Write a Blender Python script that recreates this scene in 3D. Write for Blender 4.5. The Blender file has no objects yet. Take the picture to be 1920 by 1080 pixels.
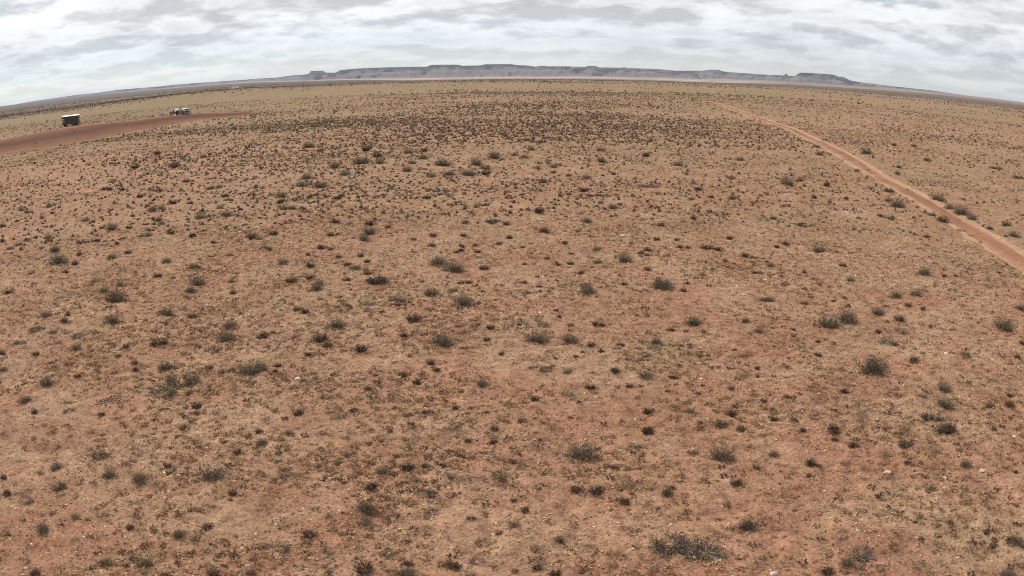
import bpy, math, random
import numpy as np
from mathutils import Vector

scene = bpy.context.scene
COL = scene.collection
rad = math.radians

# ------------------------------------------------------------------ camera
CAM_Z = 8.0
DENOISE = True
cam_data = bpy.data.cameras.new('camera')
cam_data.type = 'PANO'                       # the drone's wide lens bends the horizon
cam_data.panorama_type = 'FISHEYE_EQUISOLID'
cam_data.sensor_fit = 'HORIZONTAL'
cam_data.sensor_width = 36.0
cam_data.fisheye_lens = 36.0 * 1550.0 / 1920.0
cam_data.fisheye_fov = rad(180)
cam_data.clip_start = 0.1
cam_data.clip_end = 90000.0
camera = bpy.data.objects.new('camera', cam_data)
COL.objects.link(camera)
camera.location = (0, 0, CAM_Z)
camera.rotation_mode = 'XYZ'
from mathutils import Matrix
camera.matrix_world = Matrix.Translation((0, 0, CAM_Z)) @ Matrix.Rotation(rad(90 - 15.0), 4, 'X') @ Matrix.Rotation(rad(-0.25), 4, 'Z')
scene.camera = camera

# ------------------------------------------------------------------ sky and sun
SUN_EL, SUN_AZ = rad(52), rad(-48)           # azimuth from +Y (ahead), negative = left
sun_dir = Vector((math.sin(SUN_AZ) * math.cos(SUN_EL), math.cos(SUN_AZ) * math.cos(SUN_EL), math.sin(SUN_EL)))
world = bpy.data.worlds.new('World')
scene.world = world
world.use_nodes = True
wt = world.node_tree
wt.nodes.clear()

def N(tree, kind, **kw):
    n = tree.nodes.new(kind)
    for k, v in kw.items():
        if k == 'ins':
            for kk, vv in v.items():
                n.inputs[kk].default_value = vv
        else:
            setattr(n, k, v)
    return n

def math_node(tree, op, a, b=None, c=None, clamp=False):
    n = tree.nodes.new('ShaderNodeMath'); n.operation = op; n.use_clamp = clamp
    for i, v in enumerate((a, b, c)):
        if v is None: continue
        if isinstance(v, (int, float)): n.inputs[i].default_value = v
        else: tree.links.new(v, n.inputs[i])
    return n.outputs[0]

def ramp(tree, fac, stops, interp='LINEAR'):
    n = tree.nodes.new('ShaderNodeValToRGB')
    n.color_ramp.interpolation = interp
    while len(n.color_ramp.elements) < len(stops): n.color_ramp.elements.new(0.5)
    for e, (p, c) in zip(n.color_ramp.elements, stops):
        e.position = p
        e.color = (c, c, c, 1) if isinstance(c, (int, float)) else (*c, 1)
    tree.links.new(fac, n.inputs[0])
    return n.outputs[0]

def mix(tree, fac, a, b, blend='MIX'):
    n = tree.nodes.new('ShaderNodeMix'); n.data_type = 'RGBA'; n.blend_type = blend
    for s, v in ((n.inputs[0], fac), (n.inputs[6], a), (n.inputs[7], b)):
        if isinstance(v, (int, float)): s.default_value = v
        elif isinstance(v, tuple): s.default_value = (*v, 1)
        else: tree.links.new(v, s)
    return n.outputs[2]

sky = N(wt, 'ShaderNodeTexSky', sky_type='NISHITA', sun_disc=False, sun_elevation=SUN_EL, sun_rotation=SUN_AZ,
        altitude=1500, air_density=1.0, dust_density=0.0, ozone_density=2.0)
tc = N(wt, 'ShaderNodeTexCoord')
sep = N(wt, 'ShaderNodeSeparateXYZ'); wt.links.new(tc.outputs['Generated'], sep.inputs[0])
up = math_node(wt, 'MAXIMUM', sep.outputs[2], 0.0)
def cloud_plane(lift):
    zz = math_node(wt, 'ADD', up, 0.19 + lift)
    c = N(wt, 'ShaderNodeCombineXYZ')
    wt.links.new(math_node(wt, 'DIVIDE', sep.outputs[0], zz), c.inputs[0]); wt.links.new(math_node(wt, 'DIVIDE', sep.outputs[1], zz), c.inputs[1])
    return c.outputs[0]
def wnoise(plane, scale, detail, rough, off, dist=0.0):
    mp = N(wt, 'ShaderNodeMapping'); mp.inputs['Location'].default_value = off
    wt.links.new(plane, mp.inputs[0])
    n = N(wt, 'ShaderNodeTexNoise', ins={'Scale': scale, 'Detail': detail, 'Roughness': rough, 'Distortion': dist})
    wt.links.new(mp.outputs[0], n.inputs['Vector'])
    return n.outputs[0]
base_p, upper_p = cloud_plane(0.0), cloud_plane(0.016)
def density(plane):
    a = wnoise(plane, 3.6, 8, 0.56, (3.1, 7.7, 0), 0.1); b = wnoise(plane, 1.3, 3, 0.5, (11.3, 2.4, 4.0), 0.1)
    return math_node(wt, 'ADD', math_node(wt, 'MULTIPLY', a, .62), math_node(wt, 'MULTIPLY', b, .38))
d0, d1 = density(base_p), density(upper_p)
cov = ramp(wt, d0, [(0.28, 0.15), (0.41, 1.0)])
# the deck thins out to open sky just above the horizon, where one looks under its far edge
cov = math_node(wt, 'MULTIPLY', cov, ramp(wt, up, [(0.012, 0.40), (0.07, 1.0)]))
relief_n = math_node(wt, 'MULTIPLY_ADD', math_node(wt, 'SUBTRACT', d0, d1), 6.5, 0.5)
thick_n = ramp(wt, d0, [(0.42, 0.30), (0.50, 0.0), (0.60, -0.0)])
deep = ramp(wt, d0, [(0.48, 1.0), (0.64, 0.80)])
body = ramp(wt, math_node(wt, 'ADD', relief_n, thick_n), [(0.02, 0.64), (0.40, 0.79), (0.60, 0.91), (0.88, 1.02)])
body = mix(wt, 1.0, body, deep, 'MULTIPLY')
# thin cloud glows around the sun
dotn = N(wt, 'ShaderNodeVectorMath', operation='DOT_PRODUCT'); wt.links.new(tc.outputs['Generated'], dotn.inputs[0])
dotn.inputs[1].default_value = sun_dir
glow = ramp(wt, dotn.outputs['Value'], [(0.1, 0.96), (0.6, 1.02), (1.0, 1.2)])
cloud_col = mix(wt, 1.0, mix(wt, 1.0, body, (0.96, 0.98, 1.0), 'MULTIPLY'), glow, 'MULTIPLY')
bg1 = N(wt, 'ShaderNodeBackground', ins={'Strength': 0.10}); wt.links.new(mix(wt, 1.0, sky.outputs[0], (1.0, .965, 1.05), 'MULTIPLY'), bg1.inputs[0])
bg2 = N(wt, 'ShaderNodeBackground', ins={'Strength': 1.0}); wt.links.new(cloud_col, bg2.inputs[0])
ms = N(wt, 'ShaderNodeMixShader'); wt.links.new(cov, ms.inputs[0])
wt.links.new(bg1.outputs[0], ms.inputs[1]); wt.links.new(bg2.outputs[0], ms.inputs[2])
wo = N(wt, 'ShaderNodeOutputWorld'); wt.links.new(ms.outputs[0], wo.inputs[0])

sun_data = bpy.data.lights.new('sun', 'SUN')
sun_data.energy = 3.8
sun_data.angle = rad(1.2)
sun_data.color = (1.0, 0.95, 0.88)
sun = bpy.data.objects.new('sun', sun_data)
COL.objects.link(sun)
sun.rotation_mode = 'QUATERNION'
sun.rotation_quaternion = sun_dir.to_track_quat('Z', 'Y')
sun.location = sun_dir * 100

scene.view_settings.view_transform = 'Standard'
scene.view_settings.look = 'None'
scene.view_settings.exposure = 0.0
scene.view_settings.gamma = 1.0
scene.view_settings.use_curve_mapping = False
scene.cycles.use_denoising = DENOISE
scene.cycles.denoising_prefilter = 'NONE'
scene.cycles.pixel_filter_type = 'BLACKMAN_HARRIS'
scene.cycles.filter_width = 1.0
scene.cycles.max_bounces = 6
scene.cycles.volume_bounces = 0
scene.cycles.transparent_max_bounces = 4

# ------------------------------------------------------------------ terrain height
_rng = np.random.default_rng(7)
_tab = _rng.random((256, 256))
def vnoise(x, y):
    x = np.asarray(x, float); y = np.asarray(y, float)
    xi = np.floor(x).astype(np.int64); yi = np.floor(y).astype(np.int64)
    fx = x - xi; fy = y - yi
    fx = fx * fx * fx * (fx * (fx * 6 - 15) + 10); fy = fy * fy * fy * (fy * (fy * 6 - 15) + 10)
    a = _tab[xi & 255, yi & 255]; b = _tab[(xi + 1) & 255, yi & 255]
    c = _tab[xi & 255, (yi + 1) & 255]; d = _tab[(xi + 1) & 255, (yi + 1) & 255]
    return (a * (1 - fx) + b * fx) * (1 - fy) + (c * (1 - fx) + d * fx) * fy
def fbm(x, y, o=4):
    s = 0; a = 1.0; t = 0
    for i in range(o):
        s = s + a * vnoise(x + 17.3 * i, y + 5.1 * i); t += a; a *= 0.5; x = x * 2.03; y = y * 2.03
    return s / t
def sstep(a, b, x):
    t = np.clip((x - a) / (b - a), 0, 1); return t * t * (3 - 2 * t)

# height of the plain above a datum, surveyed by bearing (degrees from ahead) and distance (metres)
_RR = np.array([0.1, 120, 300, 480, 700, 1200, 2500, 4500, 9500, 14000, 30000.])
_AZ = np.array([-180, -60, -32, -19, -12, -6, 12, 20, 30, 60, 180.])
_ZZ = np.array([
 [0, 0, .6, 1.5, 1.5, 0, -4, -5, 4, 7, 7],
 [0, 0, .6, 1.5, 1.5, 0, -4, -5, 4, 7, 7],
 [0, 0, .8, 1.7, 1.3, -.4, -3.8, -5.3, 4, 7, 7],
 [0, 0, 1.0, 4.1, 3.1, 1.1, -2.5, -3.8, -2, 1, 1],
 [0, 0, .8, 3.0, 1.6, -1.4, -8, -14, -25, -25, -25],
 [0, 0, .5, 2.5, .9, -3.1, -13.4, -27, -43, -43, -43],
 [0, 0, .9, 1.7, .4, -3.1, -13, -26.6, -33, -33, -33],
 [0, 0, .6, 1.5, .7, -1.4, -6.4, -11.6, -8.6, -5, -5],
 [0, 0, .4, 1.3, .7, -.8, -3.8, -6, -.5, 6, 6],
 [0, 0, .4, 1.0, .6, -1, -4, -6, 0, 6, 6],
 [0, 0, .6, 1.5, 1.5, 0, -4, -5, 4, 7, 7]], float)
def terrain(x, y):
    x = np.asarray(x, float); y = np.asarray(y, float)
    r = np.maximum(np.hypot(x, y), 0.11); az = np.degrees(np.arctan2(x, y))
    lr = np.log(r); L = np.log(_RR)
    i = np.clip(np.searchsorted(L, lr) - 1, 0, len(L) - 2); j = np.clip(np.searchsorted(_AZ, az) - 1, 0, len(_AZ) - 2)
    u = np.clip((lr - L[i]) / (L[i + 1] - L[i]), 0, 1); u = u * u * (3 - 2 * u)
    v = np.clip((az - _AZ[j]) / (_AZ[j + 1] - _AZ[j]), 0, 1); v = v * v * (3 - 2 * v)
    z = (_ZZ[j, i] * (1 - u) + _ZZ[j, i + 1] * u) * (1 - v) + (_ZZ[j + 1, i] * (1 - u) + _ZZ[j + 1, i + 1] * u) * v
    z = z + (vnoise(x / 55 + 3, y / 55) - .5) * 0.7 * sstep(20, 120, r) + (vnoise(x / 14, y / 14 + 9) - .5) * 0.22
    z = z + (vnoise(x / 420 + 1, y / 420) - .5) * 3.0 * sstep(900, 3000, r)
    return z

# ------------------------------------------------------------------ survey of the place, in metres (x right, y ahead)
ROAD = ((23.18, 21.79), (25.65, 33.51), (25.97, 35.01), (26.43, 37.14), (27.46, 41.98), (28.4, 46.35), (29.51, 51.51), (31.16, 59.24), (32.68, 66.35), (34.85, 76.63), (38.99, 96.98), (43.67, 122.08), (47.48, 145.99), (50.87, 174.46), (52.63, 200.95), (52.88, 221.41))
CLEAR_TOP = ((-114.3, 145.13), (-116.51, 161.11), (-116.0, 174.97), (-116.34, 191.0), (-111.95, 196.26), (-100.12, 199.37), (-91.01, 206.77), (-87.19, 211.51), (-76.12, 206.09), (-66.14, 197.42))
CLEAR_BOTTOM = ((-81.47, 103.13), (-78.78, 108.62), (-72.77, 116.09), (-69.26, 128.94), (-67.36, 148.28), (-66.03, 164.24), (-59.19, 171.37), (-56.5, 181.44))
SPOT = {'trailer': (-117.49, 197.94), 'pickup': (-89.19, 207.06), 'wagon': (-85.76, 205.73), 'far_car': (-150.8, 435.44), 'person': (-88.59, 204.35), 'board': (-86.49, 204.27), 'cooler': (-86.41, 200.21), 'tank': (-71.68, 204.68), 'post': (51.27, 224.74)}
MESAS = [
 ('low_hills', 'long low hills on the left horizon', ((-9096.2, 11292.0, -38.8), (-8352.5, 11607.1, -6.1), (-7766.5, 11768.3, 22.0), (-7026.0, 11993.6, 39.0), (-6553.4, 12030.9, 37.4), (-6221.1, 11981.1, 48.8), (-5476.4, 12120.2, 40.4), (-5182.0, 12031.5, 45.2), (-4846.4, 11955.0, 45.0), (-4308.0, 11947.0, 40.9), (-3933.4, 11865.0, 37.9), (-3771.9, 11707.4, 42.4), (-3358.6, 11624.5, 40.6), (-3102.8, 11488.4, 56.4), (-2809.5, 11357.7, 61.0), (-2617.7, 11198.1, 45.1)), 1.6),
 ('butte', 'small flat-topped butte left of the long mesa', ((-2602.4, 9965.8, 35.1), (-2512.0, 9989.0, 53.4), (-2473.0, 9998.7, 68.0), (-2456.5, 10002.8, 93.7), (-2311.3, 10037.3, 88.9), (-2273.0, 10046.1, 64.3), (-2163.1, 10070.3, 56.4), (-2085.7, 10086.6, 35.4)), 0.6),
 ('mesa', 'long flat-topped mesa across the centre horizon', ((-2113.2, 9364.5, 23.0), (-2016.1, 9385.9, 52.4), (-1955.2, 9398.8, 80.7), (-1785.6, 9432.5, 90.7), (-1567.1, 9471.2, 92.7), (-1354.2, 9504.0, 91.5), (-963.5, 9551.5, 87.9), (-920.5, 9555.8, 106.9), (-620.5, 9579.9, 104.5), (-559.4, 9583.7, 89.8), (-357.0, 9593.4, 90.7), (-295.6, 9595.4, 104.4), (-7.2, 9600.0, 104.1), (72.6, 9599.7, 91.3), (195.3, 9598.0, 86.7), (275.0, 9596.1, 72.4), (360.9, 9593.2, 85.0), (422.3, 9590.7, 77.1), (624.6, 9579.7, 78.4), (851.2, 9562.2, 72.1), (887.9, 9558.9, 87.6), (973.5, 9550.5, 86.4), (1010.2, 9546.7, 70.7), (1254.4, 9517.7, 71.0), (1297.1, 9512.0, 78.2), (1339.8, 9506.1, 71.0), (1479.8, 9485.3, 68.3), (1692.4, 9449.6, 66.9), (1862.1, 9417.7, 55.7), (2025.4, 9383.9, 50.4), (2146.1, 9357.0, 33.5)), 1.0),
 ('mesa', 'low mesa with one dome right of the long mesa', ((1972.4, 10618.4, 44.9), (2244.5, 10564.2, 64.9), (2468.2, 10514.2, 73.1), (2549.2, 10494.8, 89.9), (2657.2, 10468.0, 94.7), (2738.3, 10447.1, 74.0), (2899.8, 10403.4, 68.0), (3221.2, 10308.5, 62.5), (3480.5, 10223.8, 65.7), (3619.4, 10175.5, 66.3), (3817.2, 10102.9, 55.7), (3948.8, 10052.2, 37.6)), 1.0),
 ('rock_spire', 'tiny rock knob between the low mesa and right mesa', ((3332.7, 9851.6, 44.3), (3361.1, 9841.9, 66.1), (3370.4, 9838.7, 80.1), (3389.5, 9832.1, 82.7), (3402.5, 9827.7, 68.8), (3434.7, 9816.5, 50.8)), 0.15),
 ('mesa', 'short flat-topped mesa at right with sloping shoulder', ((3049.0, 8786.0, 21.0), (3116.8, 8762.2, 55.3), (3172.9, 8742.0, 99.6), (3263.5, 8708.6, 103.4), (3427.2, 8645.5, 104.5), (3534.0, 8602.4, 101.9), (3567.9, 8588.4, 86.1), (3640.7, 8557.8, 82.9), (3708.3, 8528.7, 51.6), (3842.1, 8469.3, 37.4), (3958.5, 8415.5, 28.8)), 0.8),
 ('low_hills', 'long low slope running down the right horizon', ((4344.1, 10648.0, 28.0), (4728.1, 10873.7, 59.8), (5046.0, 11123.2, 49.0), (5611.1, 11249.7, 32.4), (6216.2, 11336.1, 29.1), (7140.5, 11203.7, -0.2), (7931.9, 11100.1, -22.2), (8805.0, 10884.5, -68.5)), 1.6),
]
PLANTS = [
 ('M', -9.38, 15.09, 0.471, True, 'large creeping grey shrub, foreground, far left'),
 ('S', -10.11, 14.26, 0.341, True, 'medium grey-green shrub, near foreground, far left, leftmost of 3 from left'),
 ('M', -10.41, 13.86, 0.308, True, 'medium creeping grey shrub, near foreground, far left'),
 ('M', -9.69, 13.5, 0.416, True, 'large creeping grey shrub, near foreground, far left, rightmost of 2 from left'),
 ('D', -11.27, 13.61, 0.219, False, 'small dark shrub, near foreground, far left'),
 ('D', -10.66, 12.84, 0.239, False, 'medium dark shrub, near foreground, far left'),
 ('M', -10.14, 12.78, 0.352, True, 'large creeping grey shrub, near foreground, far left, leftmost of 2 from left'),
 ('S', -8.69, 14.24, 0.328, True, 'medium grey-green shrub, near foreground, far left, rightmost of 3 from left'),
 ('S', -7.89, 14.16, 0.466, True, 'large grey-green shrub, near foreground, left, leftmost of 2 from left'),
 ('G', -7.47, 14.17, 0.202, False, 'small pale dry grass clump, near foreground, left, second of 3 from left'),
 ('D', -7.47, 14.84, 0.208, False, 'small dark shrub, foreground, left, leftmost of 4 from left'),
 ('S', -6.24, 14.43, 0.597, True, 'large grey-green shrub, near foreground, left, rightmost of 2 from left'),
 ('D', -6.1, 15.73, 0.211, False, 'small dark shrub, foreground, left, rightmost of 4 from left'),
 ('D', -6.54, 16.23, 0.186, False, 'small dark shrub, foreground, left, third of 4 from left'),
 ('D', -7.28, 16.21, 0.189, False, 'small dark shrub, foreground, left, second of 4 from left'),
 ('D', -5.65, 13.93, 0.192, False, 'small dark shrub, near foreground, left'),
 ('G', -7.5, 13.28, 0.194, False, 'small pale dry grass clump, near foreground, left, leftmost of 3 from left'),
 ('S', -8.69, 12.48, 0.222, False, 'medium grey-green shrub, near foreground, far left, second of 3 from left'),
 ('G', -8.03, 12.67, 0.192, False, 'small pale dry grass clump, near foreground, far left'),
 ('S', -9.04, 11.72, 0.38, True, 'large grey-green shrub, bottom edge, far left'),
 ('D', -7.24, 12.18, 0.171, False, 'small dark shrub, bottom edge, left'),
 ('D', -5.72, 12.51, 0.231, True, 'medium dark shrub, bottom edge, left, second of 4 from left'),
 ('S', -6.19, 12.16, 0.281, True, 'medium grey-green shrub, bottom edge, left'),
 ('G', -8.23, 11.63, 0.211, False, 'medium pale dry grass clump, bottom edge, far left'),
 ('M', -8.86, 10.59, 0.257, True, 'medium creeping grey shrub, bottom edge, far left'),
 ('S', -7.26, 10.99, 0.273, True, 'medium grey-green shrub, bottom edge, far left'),
 ('S', -6.48, 11.12, 0.342, True, 'large grey-green shrub, bottom edge, left'),
 ('D', -6.86, 11.04, 0.148, False, 'small dark shrub, bottom edge, far left'),
 ('M', -5.15, 11.55, 0.241, True, 'medium creeping grey shrub, bottom edge, left'),
 ('M', -4.76, 11.43, 0.166, False, 'small creeping grey shrub, bottom edge, left'),
 ('D', -4.48, 11.22, 0.187, False, 'medium dark shrub, bottom edge, left, rightmost of 4 from left'),
 ('D', -8.44, 10.29, 0.2, False, 'medium dark shrub, bottom edge, far left'),
 ('D', -5.97, 10.85, 0.214, True, 'medium dark shrub, bottom edge, left, leftmost of 4 from left'),
 ('D', -5.09, 11.02, 0.188, False, 'medium dark shrub, bottom edge, left, third of 4 from left'),
 ('G', -8.43, 15.32, 0.217, False, 'small pale dry grass clump, foreground, left'),
 ('M', -8.45, 14.91, 0.275, True, 'medium creeping grey shrub, foreground, left'),
 ('M', -9.83, 11.38, 0.192, False, 'small creeping grey shrub, bottom edge, far left'),
 ('M', -8.83, 12.06, 0.164, False, 'small creeping grey shrub, near foreground, far left'),
 ('G', -5.88, 13.34, 0.134, False, 'small pale dry grass clump, near foreground, left, rightmost of 3 from left'),
 ('D', -5.86, 16.75, 0.188, False, 'small dark shrub, foreground, left of centre'),
 ('S', -5.63, 16.13, 0.274, True, 'medium grey-green shrub, foreground, left of centre, leftmost of 2 from left'),
 ('S', -5.1, 16.68, 0.279, True, 'medium grey-green shrub, foreground, left of centre, rightmost of 2 from left'),
 ('D', -1.0, 16.72, 0.165, False, 'small dark shrub, foreground, centre left, fifth of 7 from left'),
 ('D', -0.42, 16.69, 0.209, False, 'small dark shrub, foreground, centre left, sixth of 7 from left'),
 ('M', -3.66, 15.84, 0.234, False, 'medium creeping grey shrub, foreground, left of centre'),
 ('G', -2.25, 16.49, 0.238, False, 'medium pale dry grass clump, foreground, centre left'),
 ('D', -2.21, 15.26, 0.336, True, 'large dark shrub, near foreground, centre left'),
 ('S', -2.71, 15.09, 0.307, True, 'medium grey-green shrub, near foreground, left of centre'),
 ('D', -1.83, 15.46, 0.198, False, 'small dark shrub, foreground, centre left, third of 7 from left'),
 ('D', -1.46, 15.44, 0.141, False, 'small dark shrub, foreground, centre left, fourth of 7 from left'),
 ('M', -4.85, 15.03, 0.228, False, 'medium creeping grey shrub, near foreground, left of centre, second of 3 from left'),
 ('M', -4.61, 14.76, 0.421, True, 'large creeping grey shrub, near foreground, left of centre, leftmost of 2 from left'),
 ('M', -4.78, 14.5, 0.306, True, 'medium creeping grey shrub, near foreground, left of centre, leftmost of 3 from left'),
 ('M', -3.63, 14.47, 0.273, True, 'medium creeping grey shrub, near foreground, left of centre, rightmost of 3 from left'),
 ('D', -3.43, 14.66, 0.137, False, 'small dark shrub, near foreground, left of centre'),
 ('D', -2.83, 14.44, 0.216, False, 'medium dark shrub, near foreground, left of centre'),
 ('S', -2.85, 13.58, 0.336, True, 'large grey-green shrub, near foreground, left of centre'),
 ('M', -2.84, 13.18, 0.354, True, 'large creeping grey shrub, near foreground, left of centre, rightmost of 2 from left'),
 ('M', -2.25, 13.31, 0.38, True, 'large creeping grey shrub, near foreground, centre left, leftmost of 2 from left'),
 ('M', -1.73, 14.17, 0.396, True, 'large creeping grey shrub, near foreground, centre left, rightmost of 2 from left'),
 ('M', -2.53, 12.95, 0.249, True, 'medium creeping grey shrub, bottom edge, left of centre, rightmost of 3 from left'),
 ('G', -3.81, 13.55, 0.183, False, 'small pale dry grass clump, near foreground, left of centre'),
 ('G', -3.44, 13.28, 0.23, True, 'medium pale dry grass clump, near foreground, left of centre'),
 ('D', -3.71, 12.52, 0.321, True, 'large dark shrub, bottom edge, left of centre, leftmost of 2 from left'),
 ('D', -0.78, 13.29, 0.188, False, 'small dark shrub, near foreground, centre left'),
 ('M', -4.13, 12.05, 0.267, True, 'medium creeping grey shrub, bottom edge, left of centre, second of 3 from left'),
 ('M', -4.47, 12.1, 0.196, False, 'medium creeping grey shrub, bottom edge, left of centre, leftmost of 3 from left'),
 ('M', -0.52, 12.43, 0.31, True, 'large creeping grey shrub, bottom edge, centre left'),
 ('D', -0.25, 12.7, 0.145, False, 'small dark shrub, bottom edge, centre left'),
 ('G', -3.2, 11.98, 0.143, False, 'small pale dry grass clump, bottom edge, left of centre, rightmost of 3 from left'),
 ('G', -2.18, 11.98, 0.282, True, 'large pale dry grass clump, bottom edge, centre left'),
 ('M', -0.61, 11.82, 0.254, True, 'medium creeping grey shrub, bottom edge, centre left'),
 ('D', -1.79, 11.7, 0.184, False, 'medium dark shrub, bottom edge, centre left, leftmost of 2 from left'),
 ('D', -1.01, 11.61, 0.251, True, 'medium dark shrub, bottom edge, centre left, rightmost of 2 from left'),
 ('D', -2.51, 11.39, 0.297, True, 'large dark shrub, bottom edge, left of centre, rightmost of 2 from left'),
 ('S', -1.78, 11.38, 0.317, True, 'large grey-green shrub, bottom edge, centre left'),
 ('G', -3.13, 11.48, 0.162, False, 'small pale dry grass clump, bottom edge, left of centre, second of 3 from left'),
 ('G', -3.67, 11.46, 0.163, False, 'small pale dry grass clump, bottom edge, left of centre, leftmost of 3 from left'),
 ('G', -0.81, 15.76, 0.143, False, 'small pale dry grass clump, foreground, centre left'),
 ('G', -1.29, 14.85, 0.136, False, 'small pale dry grass clump, near foreground, centre left'),
 ('G', -0.76, 14.46, 0.213, False, 'medium pale dry grass clump, near foreground, centre left'),
 ('G', -0.26, 14.97, 0.356, True, 'large pale dry grass clump, near foreground, centre left'),
 ('S', 1.49, 15.75, 0.686, True, 'large grey-green shrub, foreground, centre right'),
 ('S', 4.49, 15.53, 0.582, True, 'large grey-green shrub, foreground, right of centre'),
 ('D', 3.08, 16.91, 0.245, False, 'medium dark shrub, foreground, right of centre, leftmost of 3 from left'),
 ('S', 2.63, 15.22, 0.224, False, 'medium grey-green shrub, near foreground, centre right'),
 ('G', 0.22, 15.57, 0.226, False, 'medium pale dry grass clump, foreground, centre right, leftmost of 2 from left'),
 ('G', 1.05, 15.1, 0.166, False, 'small pale dry grass clump, near foreground, centre right'),
 ('M', 1.41, 15.05, 0.221, False, 'medium creeping grey shrub, near foreground, centre right'),
 ('S', 3.05, 14.14, 0.267, True, 'medium grey-green shrub, near foreground, right of centre'),
 ('D', 1.25, 14.38, 0.266, True, 'medium dark shrub, near foreground, centre right, leftmost of 2 from left'),
 ('D', 1.66, 14.3, 0.292, True, 'medium dark shrub, near foreground, centre right, rightmost of 2 from left'),
 ('S', 3.97, 15.96, 0.265, True, 'medium grey-green shrub, foreground, right of centre'),
 ('G', 2.65, 16.24, 0.266, True, 'medium pale dry grass clump, foreground, centre right, rightmost of 2 from left'),
 ('D', 2.12, 15.26, 0.168, False, 'small dark shrub, near foreground, centre right, third of 4 from left'),
 ('G', 3.54, 15.39, 0.257, True, 'medium pale dry grass clump, foreground, right of centre'),
 ('G', 4.03, 14.84, 0.196, False, 'small pale dry grass clump, near foreground, right of centre'),
 ('G', 2.29, 14.6, 0.244, True, 'medium pale dry grass clump, near foreground, centre right'),
 ('D', 3.91, 14.3, 0.109, False, 'tiny dark shrub, near foreground, right of centre'),
 ('D', 4.5, 14.23, 0.246, True, 'medium dark shrub, near foreground, right of centre'),
 ('D', 0.02, 13.92, 0.13, False, 'small dark shrub, near foreground, centre right, leftmost of 4 from left'),
 ('D', 0.23, 13.51, 0.177, False, 'small dark shrub, near foreground, centre right, second of 4 from left'),
 ('D', 2.17, 13.84, 0.182, False, 'small dark shrub, near foreground, centre right, rightmost of 4 from left'),
 ('D', 0.82, 12.52, 0.18, False, 'small dark shrub, bottom edge, centre right, rightmost of 2 from left'),
 ('G', 2.05, 12.85, 0.197, False, 'medium pale dry grass clump, bottom edge, centre right, rightmost of 2 from left'),
 ('S', 0.05, 13.03, 0.222, True, 'medium grey-green shrub, bottom edge, centre right'),
 ('M', 2.76, 12.19, 0.646, True, 'large creeping grey shrub, bottom edge, right of centre'),
 ('X', 3.34, 11.91, 0.665, True, 'large dead shrub of bare pale twigs beside dark creeping shrub at the bottom'),
 ('S', 4.29, 12.56, 0.375, True, 'large grey-green shrub, bottom edge, right of centre'),
 ('D', 0.41, 11.61, 0.205, True, 'medium dark shrub, bottom edge, centre right, leftmost of 2 from left'),
 ('D', 0.03, 11.5, 0.136, False, 'small dark shrub, bottom edge, centre right, leftmost of 2 from left'),
 ('D', 0.69, 11.42, 0.18, False, 'medium dark shrub, bottom edge, centre right, rightmost of 2 from left'),
 ('G', 2.37, 11.5, 0.206, True, 'medium pale dry grass clump, bottom edge, right of centre, leftmost of 2 from left'),
 ('G', 1.71, 11.72, 0.207, True, 'medium pale dry grass clump, bottom edge, centre right, leftmost of 2 from left'),
 ('G', 4.25, 11.56, 0.19, False, 'medium pale dry grass clump, bottom edge, right of centre, rightmost of 2 from left'),
 ('W', 3.03, 11.49, 0.139, False, 'small whitish cushion plant, bottom edge, right of centre'),
 ('D', 5.12, 14.94, 0.171, False, 'small dark shrub, near foreground, right of centre'),
 ('S', 5.7, 15.57, 0.237, False, 'medium grey-green shrub, foreground, right'),
 ('D', 6.36, 14.9, 0.233, False, 'medium dark shrub, foreground, right, leftmost of 4 from left'),
 ('D', 6.15, 14.41, 0.142, False, 'small dark shrub, near foreground, right'),
 ('D', 7.72, 15.71, 0.279, True, 'medium dark shrub, foreground, right, rightmost of 4 from left'),
 ('D', 7.4, 16.13, 0.188, False, 'small dark shrub, foreground, right, rightmost of 3 from left'),
 ('D', 7.5, 16.49, 0.256, False, 'medium dark shrub, foreground, right, second of 4 from left'),
 ('D', 8.94, 15.4, 0.346, True, 'medium dark shrub, foreground, far right, leftmost of 3 from left'),
 ('D', 8.6, 14.57, 0.181, False, 'small dark shrub, foreground, far right'),
 ('G', 7.52, 15.05, 0.21, False, 'small pale dry grass clump, foreground, right'),
 ('G', 7.15, 14.79, 0.236, False, 'medium pale dry grass clump, foreground, right, leftmost of 2 from left'),
 ('S', 9.98, 14.2, 0.308, True, 'medium grey-green shrub, foreground, far right, rightmost of 2 from left'),
 ('G', 9.24, 13.9, 0.269, True, 'medium pale dry grass clump, near foreground, far right, second of 3 from left'),
 ('G', 9.62, 15.05, 0.253, False, 'medium pale dry grass clump, foreground, far right'),
 ('D', 11.06, 13.6, 0.155, False, 'small dark shrub, near foreground, far right'),
 ('G', 7.05, 13.42, 0.193, False, 'small pale dry grass clump, near foreground, right'),
 ('G', 6.79, 12.86, 0.241, True, 'medium pale dry grass clump, near foreground, right'),
 ('G', 9.19, 12.87, 0.286, True, 'medium pale dry grass clump, near foreground, far right, rightmost of 3 from left'),
 ('G', 8.54, 13.23, 0.228, False, 'medium pale dry grass clump, near foreground, far right, leftmost of 3 from left'),
 ('G', 7.94, 12.83, 0.193, False, 'small pale dry grass clump, near foreground, far right, leftmost of 2 from left'),
 ('G', 8.14, 12.02, 0.187, False, 'small pale dry grass clump, near foreground, far right, rightmost of 2 from left'),
 ('D', 8.3, 11.85, 0.213, False, 'medium dark shrub, bottom edge, far right, leftmost of 2 from left'),
 ('D', 8.97, 11.44, 0.161, False, 'small dark shrub, bottom edge, far right, leftmost of 2 from left'),
 ('X', 6.15, 11.37, 0.466, True, 'upright dead shrub of bare forked twigs near bottom right'),
 ('M', 6.03, 11.96, 0.151, False, 'small creeping grey shrub, bottom edge, right'),
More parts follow.
